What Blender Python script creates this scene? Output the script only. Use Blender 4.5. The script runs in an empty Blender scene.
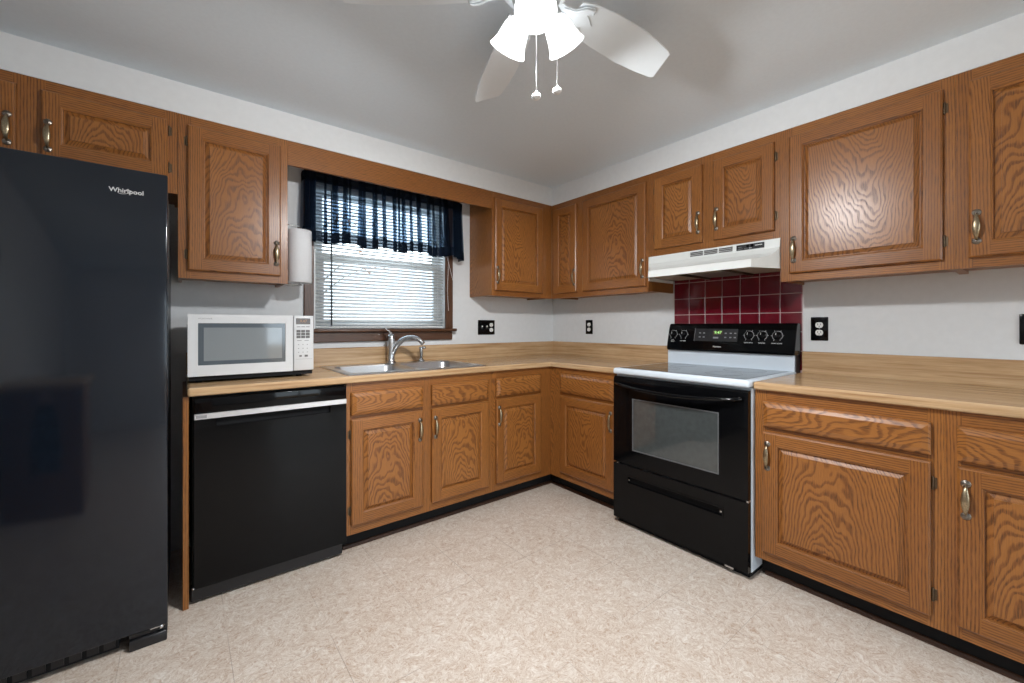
import bpy, bmesh, math, random
from mathutils import Vector, Matrix, Euler

SC = bpy.context.scene
COL = SC.collection
rnd = random.Random(7)
R = math.radians
PI = math.pi

# ------------------------------------------------------------------ camera
cam_d = bpy.data.cameras.new('camera')
cam = bpy.data.objects.new('camera', cam_d)
COL.objects.link(cam)
cam.location = (-2.6829, -2.7747, 1.1635)
cam.rotation_euler = (R(90), 0, -R(38.425))
cam_d.sensor_fit = 'HORIZONTAL'
cam_d.sensor_width = 36.0
cam_d.lens = 415.484 / 1024 * 36.0
cam_d.shift_y = -15.38 / 1024
cam_d.clip_start = 0.02
SC.camera = cam

# ------------------------------------------------------------------ light and exposure
SC.view_settings.view_transform = 'Standard'
SC.view_settings.look = 'None'
SC.view_settings.gamma = 1.0
SC.view_settings.use_curve_mapping = False
SC.view_settings.exposure = 0.30
SKY = 5.2            # brightness of the overcast sky
LAMP_W = 45.0         # each bulb of the ceiling fan
SHADE_E = 3.6        # glow of the lit glass shades

world = bpy.data.worlds.new('sky')
SC.world = world
world.use_nodes = True
wn = world.node_tree.nodes
bg = wn['Background']
bg.inputs['Color'].default_value = (0.80, 0.90, 1.0, 1)
bg.inputs['Strength'].default_value = SKY

# dimensions read from the room
CEIL = 2.298
XL, YR = -3.66, -4.55          # left wall, rear wall
UD = 0.30                      # upper cabinets' face
DD = 0.61                      # base cabinets' face
KZ = 0.910                     # worktop height
FAN = (-1.876, -1.872)


def portal(name, loc, rot, sx, sy):
    l = bpy.data.lights.new(name, 'AREA')
    l.shape = 'RECTANGLE'; l.size = sx; l.size_y = sy
    l.cycles.is_portal = True
    o = bpy.data.objects.new(name, l); COL.objects.link(o)
    o.location = loc; o.rotation_euler = rot
    return o

portal('daylight_portal', (-1.59, 0.135, 1.60), (R(-90), 0, 0), 0.92, 0.92)
portal('daylight_portal', (-1.0, YR - 0.13, 1.03), (R(90), 0, 0), 1.7, 2.04)


# ------------------------------------------------------------------ node helpers
class NT:
    def __init__(self, name):
        self.m = bpy.data.materials.new(name)
        self.m.use_nodes = True
        self.t = self.m.node_tree
        self.n = self.t.nodes
        self.b = self.n['Principled BSDF']
        self.out = self.n['Material Output']

    def new(self, typ, **kw):
        n = self.n.new('ShaderNode' + typ)
        for k, v in kw.items():
            setattr(n, k, v)
        return n

    def link(self, a, b):
        self.t.links.new(a, b)

    def math(self, op, a, b=None, clamp=False):
        n = self.new('Math', operation=op, use_clamp=clamp)
        for i, v in enumerate((a, b)):
            if v is None:
                continue
            if isinstance(v, (int, float)):
                n.inputs[i].default_value = v
            else:
                self.link(v, n.inputs[i])
        return n.outputs[0]

    def vec(self, x, y, z=0.0):
        n = self.new('CombineXYZ')
        for i, v in enumerate((x, y, z)):
            if isinstance(v, (int, float)):
                n.inputs[i].default_value = v
            else:
                self.link(v, n.inputs[i])
        return n.outputs[0]

    def noise(self, vector, scale=1.0, detail=2.0, rough=0.5, dist=0.0):
        n = self.new('TexNoise')
        n.inputs['Scale'].default_value = scale
        n.inputs['Detail'].default_value = detail
        n.inputs['Roughness'].default_value = rough
        n.inputs['Distortion'].default_value = dist
        self.link(vector, n.inputs['Vector'])
        return n.outputs['Fac']

    def ramp(self, fac, stops):
        n = self.new('ValToRGB')
        e = n.color_ramp.elements
        while len(e) < len(stops):
            e.new(0.5)
        for el, (p, c) in zip(e, stops):
            el.position = p
            el.color = tuple(c) + (1,) if len(c) == 3 else c
        self.link(fac, n.inputs['Fac'])
        return n.outputs['Color']

    def mix(self, fac, a, b, blend='MIX'):
        n = self.new('Mix', data_type='RGBA', blend_type=blend)
        for i, v in ((0, fac), (6, a), (7, b)):
            if isinstance(v, (int, float)):
                n.inputs[i].default_value = v
            elif isinstance(v, tuple):
                n.inputs[i].default_value = v + (1,)
            else:
                self.link(v, n.inputs[i])
        return n.outputs[2]

    def bump(self, h, strength, distance):
        n = self.new('Bump')
        n.inputs['Strength'].default_value = strength
        n.inputs['Distance'].default_value = distance
        self.link(h, n.inputs['Height'])
        self.link(n.outputs[0], self.b.inputs['Normal'])

    def obj_xyz(self):
        n = self.new('TexCoord'); s = self.new('SeparateXYZ')
        self.link(n.outputs['Object'], s.inputs[0])
        return n.outputs['Object'], s.outputs[0], s.outputs[1], s.outputs[2]


MAT = {}


def plain(name, col, rough=0.4, metal=0.0, spec=0.5, coat=0.0, speckle=0.0, scale=40.0, bump=0.0):
    """procedural plain finish: faint noise in the colour and the surface"""
    t = NT(name)
    co, x, y, z = t.obj_xyz()
    nz = t.noise(co, scale, 3)
    d = tuple(c * (1 - speckle) for c in col)
    l = tuple(min(1, c * (1 + speckle)) for c in col)
    t.link(t.ramp(nz, [(0.3, d), (0.7, l)]), t.b.inputs['Base Color'])
    t.b.inputs['Roughness'].default_value = rough
    t.b.inputs['Metallic'].default_value = metal
    t.b.inputs['Specular IOR Level'].default_value = spec
    t.b.inputs['Coat Weight'].default_value = coat
    t.b.inputs['Coat Roughness'].default_value = 0.05
    if bump:
        t.bump(nz, bump, 0.002)
    MAT[name] = t.m
    return t


# oak: UV.x runs across the grain, UV.y along it, both in metres
def oak(name, light, mid, dark):
    t = NT(name)
    uv = t.new('UVMap'); s = t.new('SeparateXYZ')
    t.link(uv.outputs[0], s.inputs[0])
    u, v = s.outputs[0], s.outputs[1]
    wob = t.math('MULTIPLY', t.math('SUBTRACT', t.noise(t.vec(t.math('MULTIPLY', u, 5.0), t.math('MULTIPLY', v, 2.6)), 1.0, 3), 0.5), 0.13)
    fin = t.math('MULTIPLY', t.math('SUBTRACT', t.noise(t.vec(t.math('MULTIPLY', u, 50.0), t.math('MULTIPLY', v, 7.0)), 1.0, 2), 0.5), 0.008)
    cut = t.math('ADD', t.math('MULTIPLY', v, 0.20), wob)
    rr = t.math('SQRT', t.math('ADD', t.math('MULTIPLY', u, u), t.math('MULTIPLY', cut, cut)))
    rr = t.math('ADD', rr, fin)
    ring = t.math('FRACT', t.math('DIVIDE', rr, 0.0088))
    base = t.ramp(ring, [(0.0, mid), (0.16, mid), (0.45, light), (0.85, light), (1.0, mid)])
    # open pores crowd into the early wood of every ring
    pore = t.noise(t.vec(t.math('MULTIPLY', u, 520.0), t.math('MULTIPLY', v, 22.0)), 1.0, 3, 0.65)
    early = t.ramp(ring, [(0.0, (0.95, 0.95, 0.95)), (0.22, (1, 1, 1)), (0.42, (0.30, 0.30, 0.30)), (0.90, (0.22, 0.22, 0.22)), (1.0, (0.95, 0.95, 0.95))])
    pm = t.ramp(pore, [(0.40, (1, 1, 1)), (0.60, (0, 0, 0))])
    k = t.math('MULTIPLY', t.math('MULTIPLY', pm, early), 0.90)
    col = t.mix(k, base, dark)
    big = t.noise(t.vec(t.math('MULTIPLY', u, 3.0), t.math('MULTIPLY', v, 1.0), 3.3), 1.0, 2)
    col = t.mix(0.8, col, t.ramp(big, [(0.3, (0.74, 0.68, 0.62)), (0.7, (1.0, 1.0, 1.0))]), 'MULTIPLY')
    oi = t.new('ObjectInfo')
    tone = t.ramp(oi.outputs['Random'], [(0.0, (0.88, 0.85, 0.83)), (1.0, (1.0, 1.0, 1.0))])
    col = t.mix(1.0, col, tone, 'MULTIPLY')
    t.link(col, t.b.inputs['Base Color'])
    t.link(t.math('ADD', t.math('MULTIPLY', k, 0.18), 0.28), t.b.inputs['Roughness'])
    t.b.inputs['Specular IOR Level'].default_value = 0.5
    t.bump(pore, 0.20, 0.0005)
    MAT[name] = t.m


oak('oak', (0.372, 0.148, 0.035), (0.272, 0.100, 0.022), (0.095, 0.033, 0.0082))
oak('dark_oak', (0.135, 0.060, 0.029), (0.095, 0.040, 0.019), (0.035, 0.014, 0.007))


def laminate(name, along):
    t = NT(name)
    co, x, y, z = t.obj_xyz()
    a, c = (x, y) if along == 'x' else (y, x)
    c2 = t.math('ADD', c, z)
    st = t.noise(t.vec(t.math('MULTIPLY', a, 2.0), t.math('MULTIPLY', c2, 55.0)), 1.0, 3, 0.6)
    fine = t.noise(t.vec(t.math('MULTIPLY', a, 14.0), t.math('MULTIPLY', c2, 300.0)), 1.0, 2)
    lane = t.noise(t.vec(t.math('MULTIPLY', a, 0.8), t.math('MULTIPLY', c2, 16.0), 4.0), 1.0, 1)
    col = t.ramp(st, [(0.30, (0.38, 0.225, 0.11)), (0.5, (0.55, 0.365, 0.20)), (0.70, (0.64, 0.45, 0.27))])
    col = t.mix(0.5, col, t.ramp(lane, [(0.35, (0.80, 0.74, 0.66)), (0.65, (1, 1, 1))]), 'MULTIPLY')
    col = t.mix(0.35, col, t.ramp(fine, [(0.4, (0.72, 0.66, 0.58)), (0.6, (1, 1, 1))]), 'MULTIPLY')
    t.link(col, t.b.inputs['Base Color'])
    t.b.inputs['Roughness'].default_value = 0.22
    MAT[name] = t.m


laminate('laminate_x', 'x')
laminate('laminate_y', 'y')

# vinyl floor
t = NT('vinyl_floor')
co, x, y, z = t.obj_xyz()
w1 = t.new('TexNoise'); w1.inputs['Scale'].default_value = 9.0; w1.inputs['Detail'].default_value = 3.0
t.link(co, w1.inputs['Vector'])
wv = t.new('VectorMath', operation='SCALE'); wv.inputs[3].default_value = 0.16
t.link(w1.outputs['Color'], wv.inputs[0])
wa = t.new('VectorMath', operation='ADD'); t.link(co, wa.inputs[0]); t.link(wv.outputs[0], wa.inputs[1])
n1 = t.noise(wa.outputs[0], 26.0, 4, 0.65, 1.5)
n2 = t.noise(wa.outputs[0], 75.0, 3, 0.6, 2.0)
n3 = t.noise(co, 3.0, 2)
c1 = t.ramp(n1, [(0.38, (0.46, 0.335, 0.255)), (0.5, (0.585, 0.49, 0.41)), (0.62, (0.71, 0.655, 0.595))])
c2 = t.ramp(n2, [(0.38, (0.43, 0.315, 0.24)), (0.50, (0.625, 0.545, 0.47)), (0.62, (0.75, 0.705, 0.655))])
fc = t.mix(0.55, c1, c2)
fc = t.mix(0.5, fc, t.ramp(n3, [(0.35, (0.90, 0.87, 0.84)), (0.65, (1, 1, 1))]), 'MULTIPLY')


def seam(coord, origin, pitch):
    f = t.math('FRACT', t.math('DIVIDE', t.math('SUBTRACT', coord, origin - pitch / 2), pitch))
    d = t.math('ABSOLUTE', t.math('SUBTRACT', f, 0.5))
    return t.math('LESS_THAN', d, 0.0035)


sm = t.math('MAXIMUM', seam(x, -2.55, 0.305), seam(y, -2.07, 0.2985))
brk = t.ramp(t.noise(co, 2.3, 1), [(0.42, (0.05, 0.05, 0.05)), (0.6, (0.6, 0.6, 0.6))])
fc = t.mix(t.math('MULTIPLY', sm, brk), fc, (0.20, 0.155, 0.125))
t.link(fc, t.b.inputs['Base Color'])
t.b.inputs['Roughness'].default_value = 0.38
t.b.inputs['Specular IOR Level'].default_value = 0.4
t.bump(n2, 0.25, 0.0012)
MAT['vinyl_floor'] = t.m

plain('wall_paint', (0.70, 0.715, 0.725), 0.65, speckle=0.02, scale=30, bump=0.06)
plain('ceiling_paint', (0.70, 0.775, 0.835), 0.8, speckle=0.015, scale=60, bump=0.10)
plain('black_gloss', (0.0024, 0.0025, 0.0030), 0.09, spec=0.20, speckle=0.1)
plain('fridge_black', (0.0058, 0.0090, 0.0150), 0.09, spec=0.55, speckle=0.1, scale=300, bump=0.01)
plain('black_satin', (0.012, 0.012, 0.014), 0.35, speckle=0.1)
plain('black_matte', (0.010, 0.010, 0.011), 0.75, spec=0.2, speckle=0.1)
plain('grey_mark', (0.09, 0.095, 0.10), 0.5, speckle=0.1)
plain('side_grey', (0.055, 0.062, 0.070), 0.45, speckle=0.08)
plain('white_enamel', (0.66, 0.73, 0.80), 0.22, speckle=0.01)
plain('hood_white', (0.78, 0.80, 0.78), 0.30, speckle=0.01)
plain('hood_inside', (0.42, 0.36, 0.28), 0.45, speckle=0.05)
plain('filter_metal', (0.33, 0.31, 0.28), 0.45, metal=0.6, speckle=0.2, scale=400)
plain('fitter_grey', (0.42, 0.44, 0.45), 0.35, speckle=0.02)
plain('fan_white', (0.73, 0.79, 0.83), 0.40, speckle=0.01)
plain('white_plastic', (0.72, 0.73, 0.74), 0.35, speckle=0.01)
plain('ivory_plastic', (0.76, 0.76, 0.74), 0.35, speckle=0.01)
plain('microwave_white', (0.66, 0.67, 0.68), 0.32, speckle=0.01)
plain('key_grey', (0.13, 0.125, 0.125), 0.45, speckle=0.05)
plain('display_brown', (0.085, 0.060, 0.045), 0.15, speckle=0.05)
plain('microwave_window', (0.075, 0.095, 0.115), 0.10, spec=0.8, speckle=0.03)
plain('microwave_screen', (0.21, 0.235, 0.25), 0.06, spec=0.9, speckle=0.05, scale=600)
plain('steel', (0.60, 0.61, 0.63), 0.28, metal=1.0, speckle=0.05, scale=200)
plain('chrome', (0.60, 0.61, 0.62), 0.27, metal=1.0, speckle=0.03)
plain('strip_steel', (0.72, 0.72, 0.73), 0.33, metal=1.0, speckle=0.03)
plain('brass', (0.36, 0.29, 0.19), 0.32, metal=1.0, speckle=0.25, scale=220)
plain('pewter', (0.23, 0.20, 0.17), 0.36, metal=1.0, speckle=0.3, scale=300)
plain('dark_bronze', (0.13, 0.090, 0.055), 0.38, metal=0.8, speckle=0.2)
plain('paper', (0.74, 0.75, 0.77), 0.9, spec=0.1, speckle=0.015, scale=120, bump=0.25)
plain('vinyl_white', (0.72, 0.74, 0.75), 0.35, speckle=0.01)
plain('red_tile', (0.135, 0.0055, 0.0135), 0.10, spec=0.6, speckle=0.15, scale=18)
plain('grout', (0.50, 0.36, 0.35), 0.8, speckle=0.05)
plain('shoe_brown', (0.060, 0.026, 0.013), 0.45, speckle=0.15)
plain('bark', (0.06, 0.045, 0.035), 0.9, speckle=0.3)
plain('leaf_orange', (0.35, 0.13, 0.05), 0.7, speckle=0.3)
plain('towel_black', (0.012, 0.012, 0.014), 0.95, spec=0.1, speckle=0.3, scale=200, bump=0.4)
plain('knob_orange', (0.55, 0.26, 0.06), 0.4, speckle=0.05)
plain('lawn', (0.24, 0.13, 0.05), 0.9, speckle=0.3, scale=6)
plain('concrete', (0.38, 0.37, 0.35), 0.85, speckle=0.12, scale=12)
plain('text_white', (0.75, 0.75, 0.74), 0.4, speckle=0.01)
plain('text_grey', (0.26, 0.26, 0.27), 0.5, speckle=0.01)
plain('badge_chrome', (0.80, 0.80, 0.80), 0.30, metal=0.6, speckle=0.02)
plain('amber_digits', (0.40, 0.17, 0.05), 0.4, speckle=0.02)

# black ceramic glass hob
t = plain('hob_glass', (0.020, 0.022, 0.025), 0.07, spec=0.9, speckle=0.2, scale=500)
t = plain('oven_glass', (0.055, 0.062, 0.062), 0.05, spec=1.0, speckle=0.1)  # grey base stands in for the reflected floor and room


def emitter(name, col, strength, base=(0.8, 0.8, 0.8)):
    t = NT(name)
    t.b.inputs['Base Color'].default_value = base + (1,)
    t.b.inputs['Emission Color'].default_value = col + (1,)
    t.b.inputs['Emission Strength'].default_value = strength
    t.b.inputs['Roughness'].default_value = 0.4
    co, x, y, z = t.obj_xyz()
    t.bump(t.noise(co, 90.0, 2), 0.05, 0.001)
    MAT[name] = t.m


emitter('lit_shade', (0.98, 0.99, 1.0), SHADE_E)
emitter('green_digits', (0.45, 0.95, 0.25), 0.8, (0.1, 0.2, 0.05))


def thin_glass(name, refl, tint):
    t = NT(name)
    tr = t.new('BsdfTransparent'); tr.inputs[0].default_value = tint + (1,)
    gl = t.new('BsdfGlossy'); gl.inputs['Roughness'].default_value = 0.02
    mx = t.new('MixShader'); mx.inputs[0].default_value = refl
    t.link(tr.outputs[0], mx.inputs[1]); t.link(gl.outputs[0], mx.inputs[2])
    t.link(mx.outputs[0], t.out.inputs['Surface'])
    MAT[name] = t.m


thin_glass('pane_glass', 0.06, (0.96, 0.98, 0.98))
thin_glass('screen_mesh', 0.01, (0.64, 0.66, 0.68))


def fabric(name, col, through, trans):
    """woven cloth: partly open weave, partly diffusing"""
    t = NT(name)
    co, x, y, z = t.obj_xyz()
    nz = t.noise(co, 160.0, 2)
    c = t.ramp(nz, [(0.3, tuple(k * 0.8 for k in col)), (0.7, tuple(k * 1.2 for k in col))])
    df = t.new('BsdfDiffuse'); t.link(c, df.inputs[0])
    tl = t.new('BsdfTranslucent'); t.link(c, tl.inputs[0])
    m1 = t.new('MixShader'); m1.inputs[0].default_value = trans
    t.link(df.outputs[0], m1.inputs[1]); t.link(tl.outputs[0], m1.inputs[2])
    tr = t.new('BsdfTransparent'); tr.inputs[0].default_value = (0.80, 0.90, 1.0, 1)
    m2 = t.new('MixShader'); m2.inputs[0].default_value = through
    t.link(m1.outputs[0], m2.inputs[1]); t.link(tr.outputs[0], m2.inputs[2])
    t.link(m2.outputs[0], t.out.inputs['Surface'])
    MAT[name] = t.m


fabric('navy_sheer', (0.009, 0.015, 0.028), 0.55, 0.25)
fabric('navy_hem', (0.009, 0.015, 0.028), 0.08, 0.25)
fabric('slat_white', (0.76, 0.77, 0.76), 0.0, 0.10)


# ------------------------------------------------------------------ mesh builder
class MB:
    """collects faces with a material and a grain UV; build() links them as one mesh object"""

    def __init__(self):
        self.v, self.f, self.m, self.uv, self.sm = [], [], [], [], []

    def face(self, pts, mat, grain=None, smooth=False, uvs=None):
        i = len(self.v)
        pts = [Vector(p) for p in pts]
        self.v += pts
        self.f.append(tuple(range(i, i + len(pts))))
        self.m.append(mat)
        self.sm.append(smooth)
        self.uv.append(uvs if uvs else [guv(p, grain) for p in pts])

    def add_bm(self, bm, mat, grain=None, smooth=False, M=None):
        i = len(self.v)
        bm.verts.ensure_lookup_table()
        for k, v in enumerate(bm.verts):
            v.index = k
        loc = [v.co.copy() for v in bm.verts]
        self.v += [(M @ c if M else c) for c in loc]
        for f in bm.faces:
            self.f.append(tuple(i + v.index for v in f.verts))
            self.m.append(mat)
            self.sm.append(smooth)
            self.uv.append([guv(loc[v.index], grain) for v in f.verts])
        bm.free()

    def box(self, x0, x1, y0, y1, z0, z1, mat, grain=None, bev=0.0, seg=1, M=None):
        bm = bmesh.new()
        r = bmesh.ops.create_cube(bm, size=1.0)
        for v in bm.verts:
            v.co = Vector((x0 + (v.co.x + .5) * (x1 - x0), y0 + (v.co.y + .5) * (y1 - y0), z0 + (v.co.z + .5) * (z1 - z0)))
        if bev:
            bmesh.ops.bevel(bm, geom=list(bm.edges), offset=bev, segments=seg, profile=0.5, affect='EDGES')
        self.add_bm(bm, mat, grain, smooth=(bev > 0 and seg > 1), M=M)

    def prism(self, prof, axis, a, b, mat, grain=None, bev=0.0, seg=2, smooth=False, M=None):
        """prof: 2-D outline in the two other axes (in x,y,z order), swept along axis from a to b"""
        def P(p, t):
            q = list(p); q.insert('xyz'.index(axis), t)
            return Vector(q)
        bm = bmesh.new()
        va = [bm.verts.new(P(p, a)) for p in prof]
        vb = [bm.verts.new(P(p, b)) for p in prof]
        n = len(prof)
        bm.faces.new(va); bm.faces.new(vb)
        for k in range(n):
            bm.faces.new((va[k], va[(k + 1) % n], vb[(k + 1) % n], vb[k]))
        bmesh.ops.recalc_face_normals(bm, faces=list(bm.faces))
        if bev:
            bmesh.ops.bevel(bm, geom=list(bm.edges), offset=bev, segments=seg, profile=0.5, affect='EDGES')
        self.add_bm(bm, mat, grain, smooth, M)

    def lathe(self, prof, mat, M=None, seg=24, smooth=True, closed=False, flip=False):
        """prof: (radius, height) pairs turned round the z axis"""
        i = len(self.v)
        n = len(prof)
        for k in range(seg):
            a = 2 * PI * k / seg
            for r, h in prof:
                p = Vector((r * math.cos(a), r * math.sin(a), h))
                self.v.append(M @ p if M else p)
        for k in range(seg):
            k2 = (k + 1) % seg
            for j in range(n - 1):
                q = (i + k * n + j, i + k2 * n + j, i + k2 * n + j + 1, i + k * n + j + 1)
                self.f.append(q); self.m.append(mat); self.sm.append(smooth)
                self.uv.append([(0, 0)] * 4)
        for j, end in ((0, 0), (n - 1, 1)):
            if prof[j][0] > 1e-6 and not closed:
                self.f.append(tuple(i + k * n + j for k in range(seg)))
                self.m.append(mat); self.sm.append(False); self.uv.append([(0, 0)] * seg)

    def loft(self, path, radii, mat, seg=10, up=(0, 0, 1), cap=True, smooth=True):
        """elliptical sections (ra along the side, rb along the other normal) swept along a path"""
        path = [Vector(p) for p in path]
        if not isinstance(radii, list):
            radii = [radii] * len(path)
        i = len(self.v)
        upv = Vector(up)
        for k, p in enumerate(path):
            d = (path[min(k + 1, len(path) - 1)] - path[max(k - 1, 0)]).normalized()
            s = d.cross(upv)
            if s.length < 1e-4:
                s = d.cross(Vector((1, 0, 0)))
            s.normalize()
            n = s.cross(d).normalized()
            r = radii[k]
            ra, rb = r if isinstance(r, tuple) else (r, r)
            for j in range(seg):
                a = 2 * PI * j / seg
                self.v.append(p + s * (ra * math.cos(a)) + n * (rb * math.sin(a)))
        for k in range(len(path) - 1):
            for j in range(seg):
                j2 = (j + 1) % seg
                self.f.append((i + k * seg + j, i + k * seg + j2, i + (k + 1) * seg + j2, i + (k + 1) * seg + j))
                self.m.append(mat); self.sm.append(smooth); self.uv.append([(0, 0)] * 4)
        if cap:
            for k in (0, len(path) - 1):
                self.f.append(tuple(i + k * seg + j for j in range(seg)))
                self.m.append(mat); self.sm.append(False); self.uv.append([(0, 0)] * seg)

    def frame(self, x0, x1, z0, z1, hx0, hx1, hz0, hz1, y0, y1, mat, grain=None):
        """flat slab in the xz plane with a rectangular hole"""
        self.box(x0, hx0, y0, y1, z0, z1, mat, grain)
        self.box(hx1, x1, y0, y1, z0, z1, mat, grain)
        self.box(hx0, hx1, y0, y1, z0, hz0, mat, grain)
        self.box(hx0, hx1, y0, y1, hz1, z1, mat, grain)

    def build(self, name, parent=None, kind=None, fix=True):
        me = bpy.data.meshes.new(name)
        names = []
        for m in self.m:
            if m not in names:
                names.append(m)
        me.from_pydata([tuple(v) for v in self.v], [], self.f)
        for n in names:
            me.materials.append(MAT[n])
        uvl = me.uv_layers.new(name='UVMap')
        li = 0
        for k, p in enumerate(me.polygons):
            p.material_index = names.index(self.m[k])
            p.use_smooth = self.sm[k]
            for q in range(p.loop_total):
                uvl.data[p.loop_start + q].uv = self.uv[k][q]
        if fix:
            bm = bmesh.new(); bm.from_mesh(me)
            bmesh.ops.recalc_face_normals(bm, faces=list(bm.faces))
            bm.to_mesh(me); bm.free()
        me.update()
        o = bpy.data.objects.new(name, me)
        COL.objects.link(o)
        if parent is not None:
            o.parent = parent
        if kind:
            o['kind'] = kind
        return o


def guv(p, grain):
    """grain = (axis along the grain, centre across, shift along)"""
    if not grain:
        return (p[0] + p[1], p[2])
    ax, cu, sv = grain
    k = 'xyz'.index(ax)
    return (p[0] + p[1] + p[2] - p[k] - cu, p[k] + sv)


def straight(ax):
    """straight grain for stiles and rails"""
    return (ax, rnd.choice((-1, 1)) * rnd.uniform(3.2, 9.0) * 0.1 - 1.5, rnd.uniform(-.6, .6))


def flat_sawn(ax, c):
    return (ax, c + rnd.uniform(-.05, .05), rnd.choice((-1, 1)) * rnd.uniform(0.45, 0.9))


def thing(name, label, cat, loc=(0, 0, 0), rz=0.0, group=None, rot=None):
    o = bpy.data.objects.new(name, None)
    COL.objects.link(o)
    o.empty_display_size = 0.1
    o.location = loc
    o.rotation_euler = rot if rot else (0, 0, rz)
    o['label'] = label; o['category'] = cat
    if group:
        o['group'] = group
    return o


def tag(o, label, cat, group=None):
    o['label'] = label; o['category'] = cat
    if group:
        o['group'] = group
    return o


def words(name, body, size, M, mat, parent, depth=0.0004, align='CENTER', bold=0.0, label=None):
    """lettering as a mesh"""
    cu = bpy.data.curves.new(name, 'FONT')
    cu.body = body; cu.size = size; cu.extrude = depth; cu.offset = bold
    cu.align_x = align; cu.align_y = 'CENTER'
    cu.resolution_u = 3
    tmp = bpy.data.objects.new(name, cu)
    COL.objects.link(tmp)
    dg = bpy.context.evaluated_depsgraph_get()
    me = bpy.data.meshes.new_from_object(tmp.evaluated_get(dg))
    bpy.data.objects.remove(tmp)
    me.transform(M)
    me.materials.clear(); me.materials.append(MAT[mat])
    me.name = name
    o = bpy.data.objects.new(name, me); COL.objects.link(o)
    o.parent = parent
    if label:
        o['label'] = label
    return o


FRONT = Matrix.Rotation(R(90), 4, 'X')        # lettering that faces -y, reads along +x


def at(x, y, z):
    return Matrix.Translation((x, y, z)) @ FRONT


def T(x, y, z, rx=0, ry=0, rz=0):
    return Matrix.Translation((x, y, z)) @ Euler((R(rx), R(ry), R(rz))).to_matrix().to_4x4()


RIGHT = -PI / 2      # a thing on the right wall: local x runs towards the camera, local y into the wall


# ------------------------------------------------------------------ the setting
mb = MB(); mb.box(XL - .1, .12, YR - .12, .14, -.06, 0, 'vinyl_floor'); mb.build('floor', kind='structure')
mb = MB(); mb.box(XL - .1, .12, YR - .12, .14, CEIL, CEIL + .08, 'ceiling_paint'); mb.build('ceiling', kind='structure')
WX0, WX1, WZ0, WZ1 = -2.047, -1.120, 1.140, 2.060
mb = MB(); mb.frame(XL - .1, .12, 0, CEIL, WX0, WX1, WZ0, WZ1, 0, .14, 'wall_paint'); mb.build('wall_back', kind='structure')
mb = MB(); mb.box(0, .12, YR - .12, 0, 0, CEIL, 'wall_paint'); mb.build('wall_right', kind='structure')
mb = MB(); mb.box(XL - .1, XL, YR, 0, 0, CEIL, 'wall_paint'); mb.build('wall_left', kind='structure')
DX0, DX1, DZ1 = -1.85, -0.15, 2.05
mb = MB(); mb.frame(XL, 0, -.001, CEIL, DX0, DX1, 0, DZ1, YR - .12, YR, 'wall_paint'); mb.build('wall_rear', kind='structure')
mb = MB(); mb.box(XL, 0, -UD, 0, 2.1535, CEIL, 'wall_paint'); mb.build('wall_soffit_back', kind='structure')
mb = MB(); mb.box(-UD, 0, -3.42, -UD, 2.1535, CEIL, 'wall_paint'); mb.build('wall_soffit_right', kind='structure')

# red tile field behind the cooker: tiles and grout in one surface
mb = MB()
TY = [-1.210, -1.215 - 0.108]
ty0, ty1, tz1 = -1.215, -1.977, 1.600
mb.box(-.006, 0, ty1, ty0, .90, tz1, 'grout')
edges_y = [-1.215 - 0.1088 * k for k in range(0, 8)]
for a, b in zip(edges_y[:-1], edges_y[1:]):
    zt = 1.455
    z = zt
    for k in range(5):
        z0 = z - 0.1075
        mb.box(-.0095, -.004, b + .0022, a - .0022, z0 + .0022, z - .0022, 'red_tile', bev=.0014)
        z = z0
    mb.box(-.0095, -.004, b + .0022, a - .0022, zt + .0022, zt + .105, 'red_tile', bev=.0014)
mb.build('wall_tiles', kind='structure')

# brown shoe moulding along the toe kicks
mb = MB(); mb.prism([(-.542, 0), (-.542, .008), (-.537, .016), (-.530, .018), (-.530, 0)], 'x', -2.03, -.53, 'shoe_brown')
mb.build('trim_1', kind='structure')
mb = MB(); mb.prism([(-.542, 0), (-.542, .008), (-.537, .016), (-.530, .018), (-.530, 0)], 'y', -1.20, -.53, 'shoe_brown')
mb.build('trim_2', kind='structure')
mb = MB(); mb.prism([(-.542, 0), (-.542, .008), (-.537, .016), (-.530, .018), (-.530, 0)], 'y', -3.42, -1.985, 'shoe_brown')
mb.build('trim_3', kind='structure')
mb = MB(); mb.box(XL, XL + .012, YR, -1.0, 0, .09, 'vinyl_white', bev=.003); mb.build('baseboard_left', kind='structure')

# ------------------------------------------------------------------ window over the sink
win = bpy.data.objects.new('window_1', None); COL.objects.link(win)
win['kind'] = 'structure'
win.location = (0, 0, 0)
mb = MB()
for x0, x1 in ((-2.105, WX0 - .002), (WX1 - .011, -1.070)):
    mb.box(x0, x1, -.020, 0, 1.146, 2.118, 'dark_oak', straight('z'), bev=.003)
mb.box(-2.105, -1.070, -.021, 0, WZ1 + .002, 2.120, 'dark_oak', straight('x'), bev=.003)
mb.build('casing', win)
mb = MB()
mb.box(-2.125, -1.050, -.050, .03, 1.124, 1.146, 'dark_oak', straight('x'), bev=.006, seg=2)
mb.build('stool', win)
mb = MB()
mb.box(-2.100, -1.075, -.022, 0, 1.062, 1.124, 'dark_oak', straight('x'), bev=.004)
mb.build('apron', win)
mb = MB()
jb = .010
mb.box(WX0, WX0 + jb, 0, .14, WZ0, WZ1, 'vinyl_white'); mb.box(WX1 - jb, WX1, 0, .14, WZ0, WZ1, 'vinyl_white')
mb.box(WX0, WX1, 0, .14, WZ1 - jb, WZ1, 'vinyl_white'); mb.box(WX0, WX1, .03, .14, WZ0, WZ0 + jb, 'vinyl_white')
mb.build('jamb', win)


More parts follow.
